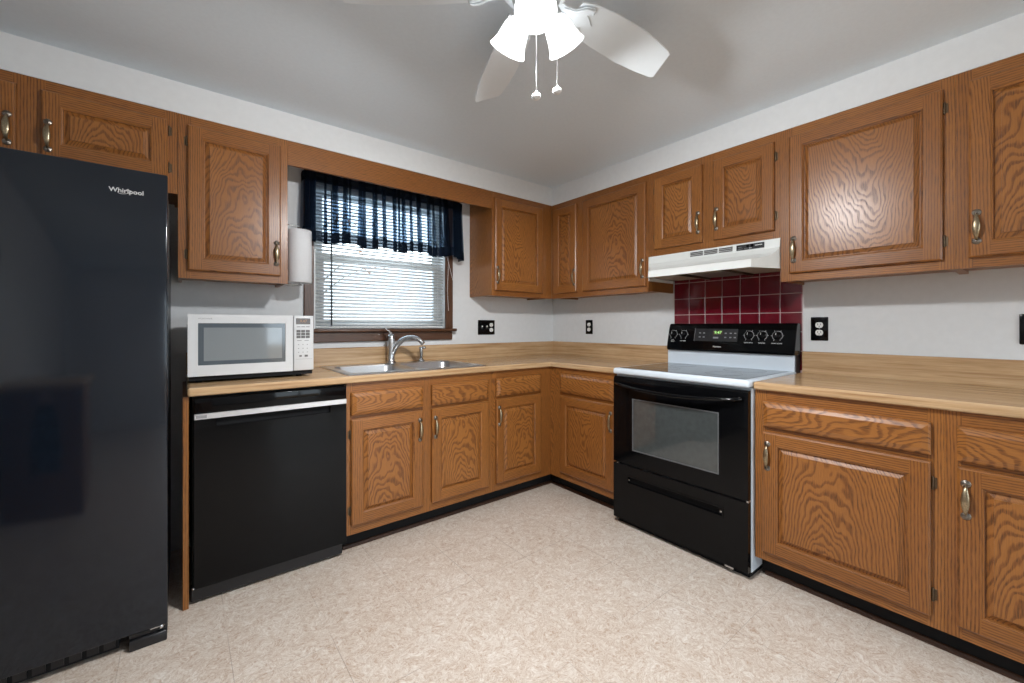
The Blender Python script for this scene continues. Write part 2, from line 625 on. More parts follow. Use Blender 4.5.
def sash(z0, z1, y):
    m = MB()
    a, b = WX0 + jb, WX1 - jb
    m.frame(a, b, z0, z1, a + .062, b - .062, z0 + .055, z1 - .045, y, y + .03, 'vinyl_white')
    s = m.build('sash', win)
    g = MB()
    g.box(a + .055, b - .055, y + .013, y + .017, z0 + .048, z1 - .038, 'pane_glass')
    g.build('pane', s)


sash(WZ0 + jb, 1.622, .058)
sash(1.585, WZ1 - jb, .092)

g = MB(); g.box(WX0 + jb + .02, WX1 - jb - .02, .128, .1285, WZ0 + jb + .02, 1.60, 'screen_mesh'); g.build('dimming_screen', win)  # screen added to dim the overbright sky in the lower sash

# mini blind
bl = thing('window_blind', 'white horizontal mini blind lowered over the sink window', 'blind', (0, 0, 0))
mb = MB(); mb.box(WX0 + .014, WX1 - .014, .010, .038, 2.022, 2.048, 'slat_white', bev=.003); mb.build('head_rail', bl)
mb = MB()
pitch = .0222
z = 1.178
while z < 2.018:
    # each slat: a shallow arched blade, tilted a little
    n = 4
    tilt = R(38)
    pr = []
    for k in range(n + 1):
        s = (k / n - .5) * .0254
        h = .0022 * (1 - (2 * k / n - 1) ** 2)
        pr.append((.024 + s * math.cos(tilt), z + s * math.sin(tilt) + h))
    for k in range(n):
        (ya, za), (yb, zb) = pr[k], pr[k + 1]
        mb.face([(WX0 + .013, ya, za), (WX1 - .013, ya, za), (WX1 - .013, yb, zb), (WX0 + .013, yb, zb)], 'slat_white', smooth=True)
    z += pitch
o = mb.build('slats', bl, fix=False)
sol = o.modifiers.new('thickness', 'SOLIDIFY'); sol.thickness = .0006
mb = MB(); mb.box(WX0 + .013, WX1 - .013, .014, .034, 1.150, 1.164, 'slat_white', bev=.003); mb.build('bottom_rail', bl)
for k, px in enumerate((-1.985, -1.585, -1.185)):
    m2 = MB()
    for py in (.0105, .0375):
        m2.box(px - .0008, px + .0008, py - .0008, py + .0008, 1.155, 2.03, 'paper')
    m2.build('ladder_cord', bl)
mb = MB(); mb.loft([(-1.942, .002, 2.02), (-1.942, .0, 1.6), (-1.942, -.002, 1.165)], .0048, 'side_grey', seg=8)
mb.build('tilt_wand', bl)['label'] = 'dark grey tilt wand'
mb = MB()
pts = [(-1.118 + .004 * math.sin(k * .9), -.024 - .004 * k / 6, 1.72 - .055 * k) for k in range(9)]
mb.loft(pts, .0016, 'paper', seg=6)
pts = [(-1.135 + .0085 * k, -.026, 1.72 - .03 * k) for k in range(8)]
mb.loft(pts, .0016, 'paper', seg=6)
mb.build('lift_cord', bl)

# curtain rod and navy valance
rod = thing('curtain_rod', 'flat curtain rod carrying the navy valance above the sink window', 'curtain rod', (0, 0, 0))
mb = MB(); mb.loft([(-2.108, -.004, 2.069), (-2.108, -.066, 2.069), (-2.102, -.074, 2.069), (-1.046, -.074, 2.069), (-1.040, -.066, 2.069), (-1.040, -.004, 2.069)], (.003, .010), 'brass', seg=8)
mb.build('rod', rod)
for px in (-2.106, -1.054):
    mb = MB(); mb.box(px, px + .012, -.024, 0, 2.048, 2.090, 'brass', bev=.002)
    mb.lathe([(0, .004), (.006, .003), (.007, 0)], 'brass', T(px + .006, -.024, 2.069, 90), seg=12)
    mb.build('bracket', rod)

cur = thing('window_curtain', 'gathered navy blue sheer valance hanging over the sink window', 'curtain', (0, 0, 0))


def curtain():
    rg = random.Random(3)
    xa, xb = -2.121, -1.030
    yf = -.089
    # folded path of the cloth: pleats that double back on themselves
    pts = [(xa, -.012, 0), (xa - .002, -.045, 0), (xa, -.082, 0)]
    x = xa
    while x < xb - .02:
        open_w = rg.choice((.006, .012, .022, .034, .048))
        fold_w = rg.choice((.007, .011, .016, .024, .032))
        if x < xa + .05 or x > xb - .18 and rg.random() < .6:
            open_w, fold_w = rg.uniform(.003, .007), rg.uniform(.020, .032)
        d = rg.uniform(.004, .010)
        x1 = min(x + open_w, xb)
        pts.append((x + open_w * .5, yf - .003, 0))
        pts.append((x1 + fold_w, yf - d, 1))
        pts.append((x1 + fold_w * 1.02, yf - d * .2, 1))
        pts.append((x1 + fold_w * .02, yf + d * .3, 1))
        pts.append((x1, yf + d * .4, 1))
        pts.append((x1 + fold_w * .94, yf + d * .6, 1))
        pts.append((x1 + fold_w * .95, yf + d * .7, 1))
        pts.append((x1 + fold_w * .08, yf + d * .9, 1))
        x = x1 + fold_w
    pts += [(xb, -.084, 0), (xb + .002, -.045, 0), (xb, -.012, 0)]
    n = len(pts)
    zs = [2.088, 2.080, 2.069, 2.058, 2.046, 2.030, 2.008, 1.96, 1.90, 1.84, 1.78, 1.735, 1.712, 1.690, 1.672]
    hem = [rg.uniform(-.010, .010) for _ in range(n)]
    for k in range(n):
        hem[k] += .016 * math.sin(pts[k][0] * 26) * .6
    drift = [rg.uniform(-.010, .010) for _ in range(n)]
    V = []
    for j, z in enumerate(zs):
        low = max(0, (2.06 - z) / .39)
        head = 1 if z > 2.044 else 0
        for k, (px, py, fo) in enumerate(pts):
            flare = 1 + .012 * low
            cx = (xa + xb) / 2
            qx = cx + (px - cx) * flare + drift[k] * low * (1 if fo else .6)
            amp = (1 + 1.2 * low) if not head else .55
            qy = yf + (py - yf) * amp - .018 * low if py < -.06 else py - .014 * low * (py / -.08)
            if head:
                qy = py if py > -.06 else yf + (py - yf) * .6 + .002 * math.sin(k * 2.3 + j)
            qz = z + (hem[k] * (low if low < .8 else 1))
            if z > 2.076:
                qz = z + .005 * math.sin(k * 1.7)
            V.append((qx, qy, qz))
    m = MB()
    for j in range(len(zs) - 1):
        mat = 'navy_hem' if (j < 5 or j >= len(zs) - 4) else 'navy_sheer'
        for k in range(n - 1):
            a, b = j * n + k, j * n + k + 1
            m.face([V[a], V[b], V[b + n], V[a + n]], mat, smooth=True)
    o = m.build('gathered_cloth', cur, fix=False)
    bm = bmesh.new(); bm.from_mesh(o.data)
    bmesh.ops.remove_doubles(bm, verts=list(bm.verts), dist=1e-5)
    bm.to_mesh(o.data); bm.free()


curtain()


# ------------------------------------------------------------------ cabinets
def handle(parent, x, z, y, label=None):
    """antique brass pull: leaf shaped grip between two rosettes"""
    m = MB()
    for s in (-1, 1):
        m.lathe([(.0, .0058), (.0045, .0055), (.006, .0038), (.0105, .0032), (.0128, .0015), (.0128, 0)], 'pewter', T(x, y, z + s * .054, 90), seg=16)
    path, rad = [], []
    for k in range(13):
        s = k / 12 * 2 - 1
        path.append((x, y - .004 - .017 * (1 - s * s) ** .6 if abs(s) < 1 else y - .004, z + s * .050))
        w = .0030 + .0078 * (1 - s * s) ** 1.5
        rad.append((w, .0026 + .0016 * (1 - s * s)))
    m.loft(path, rad, 'brass', seg=10, up=(0, -1, 0))
    return m.build('handle', parent)


def hinge(parent, x, z, y):
    m = MB()
    m.lathe([(.0, .024), (.003, .0235), (.0042, .021), (.0042, -.021), (.003, -.0235), (0, -.024)], 'dark_bronze', T(x, y - .004, z), seg=10)
    m.box(x - .010, x + .010, y - .002, y + .001, z - .019, z + .019, 'dark_bronze', bev=.0008)
    return m.build('hinge', parent)


def raised_door(name, parent, x0, x1, z0, z1, yf, st=.055, kind='door'):
    """frame and raised panel; yf is the plane of the front"""
    m = MB()
    w = x1 - x0
    cx, cz = (x0 + x1) / 2, (z0 + z1) / 2
    th = .020
    e = .006
    gl, gr, gt, gb = straight('z'), straight('z'), straight('x'), straight('x')
    gp = flat_sawn('z', cx - 0)
    # the grain centre counts y and x together, so shift by the plane's y
    gp = (gp[0], gp[1] + yf, gp[2] - cz)
    if kind == 'drawer':
        gp = ('x', cz + yf + rnd.choice((-1, 1)) * rnd.uniform(.02, .06), rnd.uniform(.3, .8) * rnd.choice((-1, 1)) - cx)
        gl = gr = gt = gb = (gp[0], gp[1], gp[2])

    def ring(i0, y0, i1, y1, gl_, gr_, gt_, gb_, mt='oak'):
        a = [(x0 + i0, y0, z0 + i0), (x1 - i0, y0, z0 + i0), (x1 - i0, y0, z1 - i0), (x0 + i0, y0, z1 - i0)]
        b = [(x0 + i1, y1, z0 + i1), (x1 - i1, y1, z0 + i1), (x1 - i1, y1, z1 - i1), (x0 + i1, y1, z1 - i1)]
        for k, g in ((0, gb_), (1, gr_), (2, gt_), (3, gl_)):
            k2 = (k + 1) % 4
            m.face([a[k], a[k2], b[k2], b[k]], mt, g)

    ring(0, yf + th, 0, yf + e * .8, gl, gr, gt, gb)
    ring(0, yf + e * .8, e, yf, gl, gr, gt, gb)
    if kind == 'door':
        # stiles run the full height, rails between them
        m.face([(x0 + e, yf, z0 + e), (x0 + st, yf, z0 + e), (x0 + st, yf, z1 - e), (x0 + e, yf, z1 - e)], 'oak', gl)
        m.face([(x1 - st, yf, z0 + e), (x1 - e, yf, z0 + e), (x1 - e, yf, z1 - e), (x1 - st, yf, z1 - e)], 'oak', gr)
        m.face([(x0 + st, yf, z0 + e), (x1 - st, yf, z0 + e), (x1 - st, yf, z0 + st), (x0 + st, yf, z0 + st)], 'oak', gb)
        m.face([(x0 + st, yf, z1 - st), (x1 - st, yf, z1 - st), (x1 - st, yf, z1 - e), (x0 + st, yf, z1 - e)], 'oak', gt)
        ring(st, yf, st + .002, yf + .0025, gl, gr, gt, gb)
        ring(st + .002, yf + .0025, st + .007, yf + .0045, gl, gr, gt, gb)
        ring(st + .007, yf + .0045, st + .0078, yf + .0125, gl, gr, gt, gb)
        ring(st + .0078, yf + .0125, st + .0115, yf + .0125, gp, gp, gp, gp)
        ring(st + .0115, yf + .0125, st + .027, yf + .0050, gp, gp, gp, gp)
        ring(st + .027, yf + .0050, st + .0275, yf + .0008, gp, gp, gp, gp)
        i = st + .0275
        m.face([(x0 + i, yf + .0008, z0 + i), (x1 - i, yf + .0008, z0 + i), (x1 - i, yf + .0008, z1 - i), (x0 + i, yf + .0008, z1 - i)], 'oak', gp)
    else:
        ring(e, yf, .008, yf - .0005, gl, gr, gt, gb)
        ring(.008, yf - .0005, .022, yf - .006, gl, gr, gt, gb)
        i = .022
        m.face([(x0 + i, yf - .006, z0 + i), (x1 - i, yf - .006, z0 + i), (x1 - i, yf - .006, z1 - i), (x0 + i, yf - .006, z1 - i)], 'oak', gp)
    m.face([(x0, yf + th, z0), (x1, yf + th, z0), (x1, yf + th, z1), (x0, yf + th, z1)], 'oak', gp)
    return m.build(name, parent)


def cabinet(name, label, wall, a, width, z0, z1, depth, doors, drawers=(), toe=False, x_back=None, group=None, dark_under=True, frame_from=0.0):
    """doors / drawers: (start, end, zlow, zhigh, handle side, handle end, hinge side) in wall
    coordinates counted from the unit's left end, heights from the floor"""
    loc, rz = ((a, 0, 0), 0) if wall == 'back' else ((0, a, 0), RIGHT)
    root = thing(name, label, 'cabinet', (loc[0], loc[1], 0 if toe else z0), rz, 'oak base cabinets under the countertops' if toe else 'oak wall cabinets under the soffit')
    o = 0 if toe else z0
    zb, zt = z0 - o, z1 - o
    ff = .019
    m = MB()
    side = straight('z')
    under = zb + (.0 if toe else .016)
    if toe:
        m.box(0, .016, -depth + ff, -.001, under, zt, 'oak', flat_sawn('z', 0))
        m.box(width - .016, width, -depth + ff, -.001, under, zt, 'oak', flat_sawn('z', 0))
        m.box(.016, width - .016, -depth + ff, -.001, under, under + .014, 'oak', straight('x'))
        m.box(.016, width - .016, -.008, -.001, under + .014, zt, 'oak', flat_sawn('z', 0))
        m.box(.016, width - .016, -.40, -.386, under + .014, under + .50, 'oak', straight('x'))
    else:
        m.box(0, width, -depth + ff, -.001, under, zt, 'oak', flat_sawn('z', 0))
    if not toe:
        m.box(0, .014, -depth + ff, -.001, zb + .003, under, 'oak', side)
        m.box(width - .014, width, -depth + ff, -.001, zb + .003, under, 'oak', side)
    m.build('carcass', root)
    # face frame
    m = MB()
    cols = sorted(set((d[0], d[1]) for d in doors))
    lap = .011
    xs = [frame_from] + [v for c in cols for v in (c[0] + lap, c[1] - lap)] + [width]
    for k in range(0, len(xs), 2):
        m.box(xs[k], xs[k + 1], -depth, -depth + ff, zb, zt, 'oak', straight('z'))
    for c in cols:
        zz = sorted([(d[2] - o, d[3] - o) for d in list(doors) + list(drawers) if abs(d[0] - c[0]) < .002])
        lev = [zb] + [v for q in zz for v in (q[0] + lap, q[1] - lap)] + [zt]
        for k in range(0, len(lev), 2):
            m.box(c[0] + lap, c[1] - lap, -depth, -depth + ff, lev[k], lev[k + 1], 'oak', straight('x'))
    m.build('face_frame', root)
    if toe:
        m = MB(); m.box(0, width, -.530, -.515, 0, zb, 'black_matte'); m.build('toe_kick', root)['label'] = 'black toe kick'
    yf = -depth - .0205
    for d in doors:
        p = raised_door('door', root, d[0], d[1], d[2] - o, d[3] - o, yf)
        hs, he, hg = d[4], d[5], d[6]
        if hs:
            hx = d[0] + .0205 if hs == 'l' else d[1] - .0205
            hz = (d[2] - o + .115) if he == 'b' else (d[3] - o - .105) if he == 't' else (d[2] + d[3]) / 2 - o - .050
            handle(p, hx, hz, yf)
        if hg:
            hx = d[0] - .0045 if hg == 'l' else d[1] + .0045
            gap = min(.075, (d[3] - d[2]) * .18)
            for hz in (d[2] - o + gap, d[3] - o - gap):
                hinge(p, hx, hz, -depth - .0005)
    for d in drawers:
        raised_door('drawer_front', root, d[0], d[1], d[2] - o, d[3] - o, yf, kind='drawer')
    return root


ZB, ZT = 1.388, 2.152
DZ0, DZ1_ = 1.426, 2.106
# back wall uppers
cabinet('wall_cabinet', 'short two door oak wall cabinet above the black refrigerator', 'back', -3.6145, .914, 1.776, ZT, UD,
        [(.0345, .4245, 1.843, 2.107, 'r', 'm', 'l'), (.4895, .8795, 1.843, 2.107, 'l', 'm', 'r')])
cabinet('wall_cabinet', 'tall single door oak wall cabinet between refrigerator and window', 'back', -2.699, .455, ZB, ZT, UD,
        [(.036, .420, DZ0, DZ1_, 'r', 'b', 'l')])
cabinet('wall_cabinet', 'single door oak wall cabinet to the right of the sink window', 'back', -.908, .607, ZB, ZT, UD,
        [(.020, .491, DZ0, DZ1_, 'l', 'b', 'r')])
# right wall uppers (start y, then lengths towards the camera)
cabinet('wall_cabinet', 'oak corner wall cabinet with one narrow and one wide door', 'right', -UD - .001, .903, ZB, ZT, UD,
        [(.036, .281, DZ0, DZ1_, 'r', 'b', 'l'), (.345, .889, DZ0, DZ1_, 'r', 'b', 'l')])
cabinet('wall_cabinet', 'short two door oak wall cabinet above the white range hood', 'right', -1.2045, .764, 1.614, ZT, UD,
        [(.051, .362, 1.654, 2.106, 'r', 'b', 'l'), (.427, .739, 1.654, 2.106, 'l', 'b', 'r')])
cabinet('wall_cabinet', 'wide single door oak wall cabinet just right of the range hood', 'right', -1.969, .610, ZB, ZT, UD,
        [(.042, .575, DZ0, DZ1_, 'l', 'b', 'r')])
cabinet('wall_cabinet', 'oak wall cabinet cut off by the right edge of the photo', 'right', -2.5795, .76, ZB, ZT, UD,
        [(.035, .362, DZ0, DZ1_, 'l', 'b', None), (.398, .725, DZ0, DZ1_, 'r', 'b', None)])
# back wall bases
cabinet('base_cabinet', 'two door oak sink base cabinet under the steel sink', 'back', -2.034, .901, .101, KZ - .0365, DD,
        [(.021, .416, .150, .687, 'r', 't', 'l'), (.472, .869, .150, .687, 'l', 't', 'r')],
        [(.021, .416, .707, .826), (.472, .869, .707, .826)], toe=True)
cabinet('base_cabinet', 'single door oak base cabinet between sink cabinet and room corner', 'back', -1.132, .600, .101, KZ - .0365, DD,
        [(.028, .413, .150, .690, 'l', 't', None)], [(.028, .413, .711, .826)], toe=True)
# right wall bases
cabinet('base_cabinet', 'oak base cabinet in the corner on the left of the range', 'right', -DD - .001, .592, .101, KZ - .0365, DD,
        [(.107, .566, .150, .680, 'r', 't', 'l')], [(.107, .566, .705, .834)], toe=True)
cabinet('base_cabinet', 'wide oak base cabinet standing right against the white range side', 'right', -1.9695, .607, .101, KZ - .0365, DD,
        [(.037, .576, .145, .687, 'l', 't', 'r')], [(.037, .576, .711, .823)], toe=True)
cabinet('base_cabinet', 'oak base cabinet cut off by the lower right corner of the photo', 'right', -2.577, .84, .101, KZ - .0365, DD,
        [(.032, .398, .145, .687, 'l', 't', None), (.442, .808, .145, .687, 'r', 't', None)],
        [(.032, .398, .707, .824), (.442, .808, .707, .824)], toe=True)

# wooden board spanning the two cabinets over the window
mb = MB()
mb.box(-2.2435, -.909, -UD, -UD + .019, 2.024, 2.152, 'oak', ('x', .4, 3.0), bev=.0015)
tag(mb.build('valance_board'), 'long plain oak board bridging the cabinets above the sink window', 'board')

# end panel beside the dishwasher
mb = MB()
mb.box(-2.682, -2.6625, -DD, -.001, 0, KZ - .0365, 'oak', straight('z'), bev=.001)
tag(mb.build('end_panel'), 'thin upright oak end panel between refrigerator and dishwasher', 'panel')


# ------------------------------------------------------------------ worktops
def slab(cells, name, parent, z0, z1, mats):
    """cells: (x0,x1,y0,y1,material) pieces of one continuous top, welded; front edge rounded later"""
    m = MB()
    bm = bmesh.new()
    vd = {}
    lay = bm.faces.layers.int.new('mat')
    filled = {}

    def V(x, y, z):
        k = (round(x, 5), round(y, 5), round(z, 5))
        if k not in vd:
            vd[k] = bm.verts.new(k)
        return vd[k]
    xs = sorted(set(v for c in cells for v in c[0:2])); ys = sorted(set(v for c in cells for v in c[2:4]))
    for i in range(len(xs) - 1):
        for j in range(len(ys) - 1):
            cx, cy = (xs[i] + xs[i + 1]) / 2, (ys[j] + ys[j + 1]) / 2
            for c in cells:
                if c[0] < cx < c[1] and c[2] < cy < c[3]:
                    filled[i, j] = c[4]
    for (i, j), mt in filled.items():
        x0, x1, y0, y1 = xs[i], xs[i + 1], ys[j], ys[j + 1]
        fs = [bm.faces.new((V(x0, y0, z1), V(x1, y0, z1), V(x1, y1, z1), V(x0, y1, z1))),
              bm.faces.new((V(x0, y1, z0), V(x1, y1, z0), V(x1, y0, z0), V(x0, y0, z0)))]
        if (i - 1, j) not in filled: fs.append(bm.faces.new((V(x0, y0, z0), V(x0, y0, z1), V(x0, y1, z1), V(x0, y1, z0))))
        if (i + 1, j) not in filled: fs.append(bm.faces.new((V(x1, y1, z0), V(x1, y1, z1), V(x1, y0, z1), V(x1, y0, z0))))
        if (i, j - 1) not in filled: fs.append(bm.faces.new((V(x1, y0, z0), V(x1, y0, z1), V(x0, y0, z1), V(x0, y0, z0))))
        if (i, j + 1) not in filled: fs.append(bm.faces.new((V(x0, y1, z0), V(x0, y1, z1), V(x1, y1, z1), V(x1, y1, z0))))
        for f in fs:
            f[lay] = mt
    me = bpy.data.meshes.new(name)
    bm.to_mesh(me)
    for q in mats:
        me.materials.append(MAT[q])
    bm.faces.ensure_lookup_table()
    for p, f in zip(me.polygons, bm.faces):
        p.material_index = f[lay]
    bm.free()
    o = bpy.data.objects.new(name, me); COL.objects.link(o); o.parent = parent
    bv = o.modifiers.new('rounded_edge', 'BEVEL')
    bv.width = .010; bv.segments = 3; bv.limit_method = 'ANGLE'; bv.angle_limit = R(60)
    return o


def splash(parent, axis, a, b, mat, flip):
    m = MB()
    if axis == 'x':
        m.prism([(-.0225, KZ), (-.0225, 1.018), (-.018, 1.025), (-.001, 1.025), (-.001, KZ)], 'x', a, b, mat)
    else:
        m.prism([(-.0225, KZ), (-.0225, 1.018), (-.018, 1.025), (-.001, 1.025), (-.001, KZ)], 'y', a, b, mat)
    return m.build('backsplash', parent)


SX0, SX1, SY0, SY1 = -2.000, -1.180, -.572, -.060       # cut-out for the sink
wt = thing('countertop', 'L-shaped wood-look laminate countertop holding sink and microwave', 'countertop', (0, 0, 0), 0, 'wood-look laminate countertops')
slab([(-2.668, SX0, -.635, -.001, 0), (SX0, SX1, -.635, SY0, 0), (SX0, SX1, SY1, -.001, 0), (SX1, -.635, -.635, -.001, 0),
      (-.635, -.001, -.635, -.001, 0), (-.635, -.001, -1.2035, -.635, 1)], 'worktop', wt, KZ - .036, KZ, ['laminate_x', 'laminate_y'])
splash(wt, 'x', -2.668, -.0225, 'laminate_x', 0)
splash(wt, 'y', -1.2035, -.001, 'laminate_y', 0)
wt2 = thing('countertop', 'straight wood-look laminate countertop on the right of the range', 'countertop', (0, 0, 0), 0, 'wood-look laminate countertops')
slab([(-.635, -.001, -3.42, -1.969, 0)], 'worktop', wt2, KZ - .036, KZ, ['laminate_y'])
splash(wt2, 'y', -3.42, -1.979, 'laminate_y', 0)

# ------------------------------------------------------------------ sink, faucet, sprayer
sk = thing('kitchen_sink', 'stainless steel double bowl sink set into the countertop', 'sink', (0, 0, KZ))
RX0, RX1, RY0, RY1 = -2.014, -1.166, -.586, -.046
B1 = (-1.978, -1.608, -.552, -.148)
B2 = (-1.572, -1.202, -.552, -.148)


def rim():
    m = MB()
    xs = [RX0, B1[0], B1[1], B2[0], B2[1], RX1]
    ys = [RY0, B1[2], B1[3], RY1]
    zt, zl = .006, .0012
    for i in range(5):
        for j in range(3):
            if j == 1 and i in (1, 3):
                continue
            m.box(xs[i], xs[i + 1], ys[j], ys[j + 1], zl - .001, zt, 'steel')
    # sloping lip
    L = .005
    out = [(RX0 - L, RY0 - L), (RX1 + L, RY0 - L), (RX1 + L, RY1 + L), (RX0 - L, RY1 + L)]
    inn = [(RX0, RY0), (RX1, RY0), (RX1, RY1), (RX0, RY1)]
    for k in range(4):
        a, b = out[k], out[(k + 1) % 4]; c, d = inn[(k + 1) % 4], inn[k]
        m.face([(a[0], a[1], .0006), (b[0], b[1], .0006), (c[0], c[1], zt), (d[0], d[1], zt)], 'steel')
    m.build('rim', sk)


rim()


def bowl(b):
    m = MB()
    x0, x1, y0, y1 = b
    rr = .05
    def loop(ins, z, r):
        pts = []
        for (cx, cy, a0) in ((x1 - ins - r, y1 - ins - r, 0), (x0 + ins + r, y1 - ins - r, 90), (x0 + ins + r, y0 + ins + r, 180), (x1 - ins - r, y0 + ins + r, 270)):
            for k in range(6):
                a = R(a0 + 90 * k / 5)
                pts.append((cx + r * math.cos(a), cy + r * math.sin(a), z))
        return pts
    # corner gussets at the rim so the bowl mouth is round cornered
    L0 = loop(0, .006, rr)
    cs = [(x1, y1), (x0, y1), (x0, y0), (x1, y0)]
    for q in range(4):
        for k in range(5):
            m.face([(cs[q][0], cs[q][1], .006), L0[q * 6 + k], L0[q * 6 + k + 1]], 'steel')
    loops = [L0, loop(.004, -.004, rr), loop(.010, -.14, rr), loop(.030, -.165, rr), loop(.08, -.17, .05)]
    for A, Bq in zip(loops[:-1], loops[1:]):
        n = len(A)
        for k in range(n):
            m.face([A[k], A[(k + 1) % n], Bq[(k + 1) % n], Bq[k]], 'steel', smooth=True)
    m.face(loops[-1], 'steel')
    cx, cy = (x0 + x1) / 2, (y0 + y1) / 2
    o = m.build('bowl', sk, fix=False)
    bm = bmesh.new(); bm.from_mesh(o.data); bmesh.ops.remove_doubles(bm, verts=list(bm.verts), dist=1e-5)
    bm.to_mesh(o.data); bm.free()
    d = MB(); d.lathe([(0, .002), (.03, .002), (.042, .004), (.045, .001), (.045, 0)], 'chrome', T(cx, cy, -.17), seg=24)
    d.build('drain', o)


bowl(B1); bowl(B2)

fz = KZ + .006
FX, FY = -1.590, -.098
fa = thing('faucet', 'chrome arched single lever faucet behind the sink bowls', 'faucet', (FX, FY, fz))
mb = MB()
mb.lathe([(.033, 0), (.033, .006), (.028, .012), (.0235, .020), (.0215, .06), (.0225, .12), (.0245, .160), (.0235, .180), (.016, .192), (0, .195)], 'chrome', seg=24)
mb.build('body', fa)
mb = MB()
dx, dy = .70, -.71
path, rad = [], []
for s, h in ((.000, .045), (.012, .075), (.028, .105), (.050, .133), (.080, .157), (.115, .170), (.150, .172), (.180, .165), (.205, .150), (.222, .130)):
    path.append((dx * s, dy * s, h)); rad.append(.0185 - .004 * s / .22)
rad[-1] = .0155
mb.loft(path, rad, 'chrome', seg=14)
mb.build('spout', fa)
mb = MB()
mb.loft([(0, 0, .180), (-.006, .0, .200), (-.020, -.002, .217), (-.038, -.004, .230), (-.055, -.005, .236)],
        [.014, (.010, .009), (.0085, .006), (.0075, .0045), (.006, .003)], 'chrome', seg=10)
mb.build('lever', fa)
sp = thing('side_sprayer', 'slim chrome side sprayer standing right of the faucet', 'sprayer', (-1.372, -.098, fz))
mb = MB(); mb.lathe([(.024, 0), (.024, .005), (.018, .012), (.012, .022), (0, .022)], 'chrome', seg=18); mb.build('base', sp)
mb = MB(); mb.lathe([(.010, .018), (.0105, .04), (.0125, .07), (.0145, .095), (.012, .102), (0, .104)], 'chrome', seg=18)
mb.loft([(0, 0, .092), (.010, -.012, .099), (.020, -.026, .097)], [.008, .009, .008], 'chrome', seg=10)
mb.build('spray_head', sp)

# ------------------------------------------------------------------ refrigerator
fr = thing('refrigerator', 'tall glossy black refrigerator at the left edge of the kitchen', 'refrigerator', (-3.560, 0, 0))
FW = .8345
mb = MB(); mb.box(0.004, FW - .004, -.690, -.03, .03, 1.700, 'side_grey', bev=.006, seg=2); mb.build('body', fr)['label'] = 'dark grey cabinet body'
mb = MB(); mb.box(.36, FW, -.775, -.700, .062, 1.722, 'fridge_black', bev=.005, seg=3)
rd = mb.build('door', fr)
mb = MB(); mb.box(0, .354, -.775, -.700, .062, 1.722, 'fridge_black', bev=.005, seg=3)
ld = mb.build('door', fr)
for d_, px in ((rd, .395), (ld, .320)):
    mb = MB(); mb.loft([(px, -.775, 1.50), (px, -.825, 1.47), (px, -.832, 1.40), (px, -.832, .65), (px, -.825, .58), (px, -.775, .55)], .013, 'black_gloss', seg=12)
    mb.build('handle', d_)
mb = MB()
for px0, px1 in ((.02, .70),):
    mb.box(px0, px1, -.735, -.700, .012, .058, 'black_matte')
    for k in range(16):
        mb.box(px0 + .01 + k * .042, px0 + .04 + k * .042, -.738, -.734, .020, .050, 'black_satin')
mb.build('grille', fr)
mb = MB(); mb.box(.728, FW - .002, -.772, -.60, .0, .038, 'black_satin', bev=.004, seg=2)
mb.box(.728, FW - .006, -.762, -.65, .040, .058, 'black_satin', bev=.003)
mb.build('foot', fr)
mb = MB(); mb.box(FW - .050, FW - .010, -.768, -.70, .054, .060, 'chrome', bev=.001)
mb.lathe([(0, .012), (.007, .012), (.007, 0), (0, 0)], 'chrome', T(FW - .018, -.768, .050), seg=12)
mb.build('hinge_bracket', fr)['label'] = 'shiny steel hinge bracket'
mb = MB(); mb.box(FW - .09, FW - .010, -.69, -.62, 1.700, 1.714, 'black_satin', bev=.003, seg=2); mb.build('hinge_cover', fr)
bx = -2.8375 + 3.560
words('badge', 'Whirlpool', .0218, at(bx, -.7756, 1.6405), 'badge_chrome', rd, .0008, bold=.0004, label='silver lettering on the door')
mb = MB()
pts = [(bx - .006 + .017 * math.cos(a), -.7762, 1.6375 + .0075 * math.sin(a) + .004 * math.cos(a)) for a in [R(150 + 26 * k) for k in range(12)]]
mb.loft(pts, .0008, 'badge_chrome', seg=6, up=(0, -1, 0)); mb.build('badge_swoosh', rd)

# ------------------------------------------------------------------ dishwasher
dw = thing('dishwasher', 'black dishwasher built in below the microwave', 'dishwasher', (-2.6555, 0, 0))
W = .6195
mb = MB(); mb.box(.004, W - .004, -.600, -.03, .08, .868, 'black_matte'); mb.build('tub', dw)
mb = MB()
y0, y1 = -.632, -.604
mb.frame(.010, W - .004, .082, .775, .085, .540, .742, .774, y0, y1, 'black_gloss')
mb.box(.085, .540, y1 - .006, y1, .742, .775, 'black_matte')
mb.box(.010, W - .004, y0, y1, .802, .864, 'black_gloss', bev=.004, seg=2)
mb.box(.010, W - .004, y0 + .002, y1, .775, .802, 'black_gloss')
dd_ = mb.build('door', dw)
mb = MB(); mb.box(.010, W - .004, y0 - .004, y0 + .004, .777, .801, 'strip_steel', bev=.0015); hs = mb.build('handle_strip', dd_)
hs['label'] = 'brushed steel strip'
mb = MB(); mb.box(.016, .052, y0 - .0046, y0 - .003, .783, .795, 'text_grey'); mb.build('label_plate', hs)
mb = MB(); mb.box(.0, W - .012, -.590, -.560, .012, .074, 'black_satin', bev=.003); mb.build('kick_plate', dw)
for px in (.008, W - .024):
    mb = MB(); mb.lathe([(0, .004), (.005, .003), (.006, 0)], 'chrome', T(px, -.59, .066, 90), seg=10); mb.build('screw', dw)
for px in (.05, W - .05):
    mb = MB(); mb.lathe([(.015, 0), (.015, .008), (.006, .012), (.006, .09), (0, .09)], 'black_satin', T(px, -.40, 0), seg=12); mb.build('foot', dw)

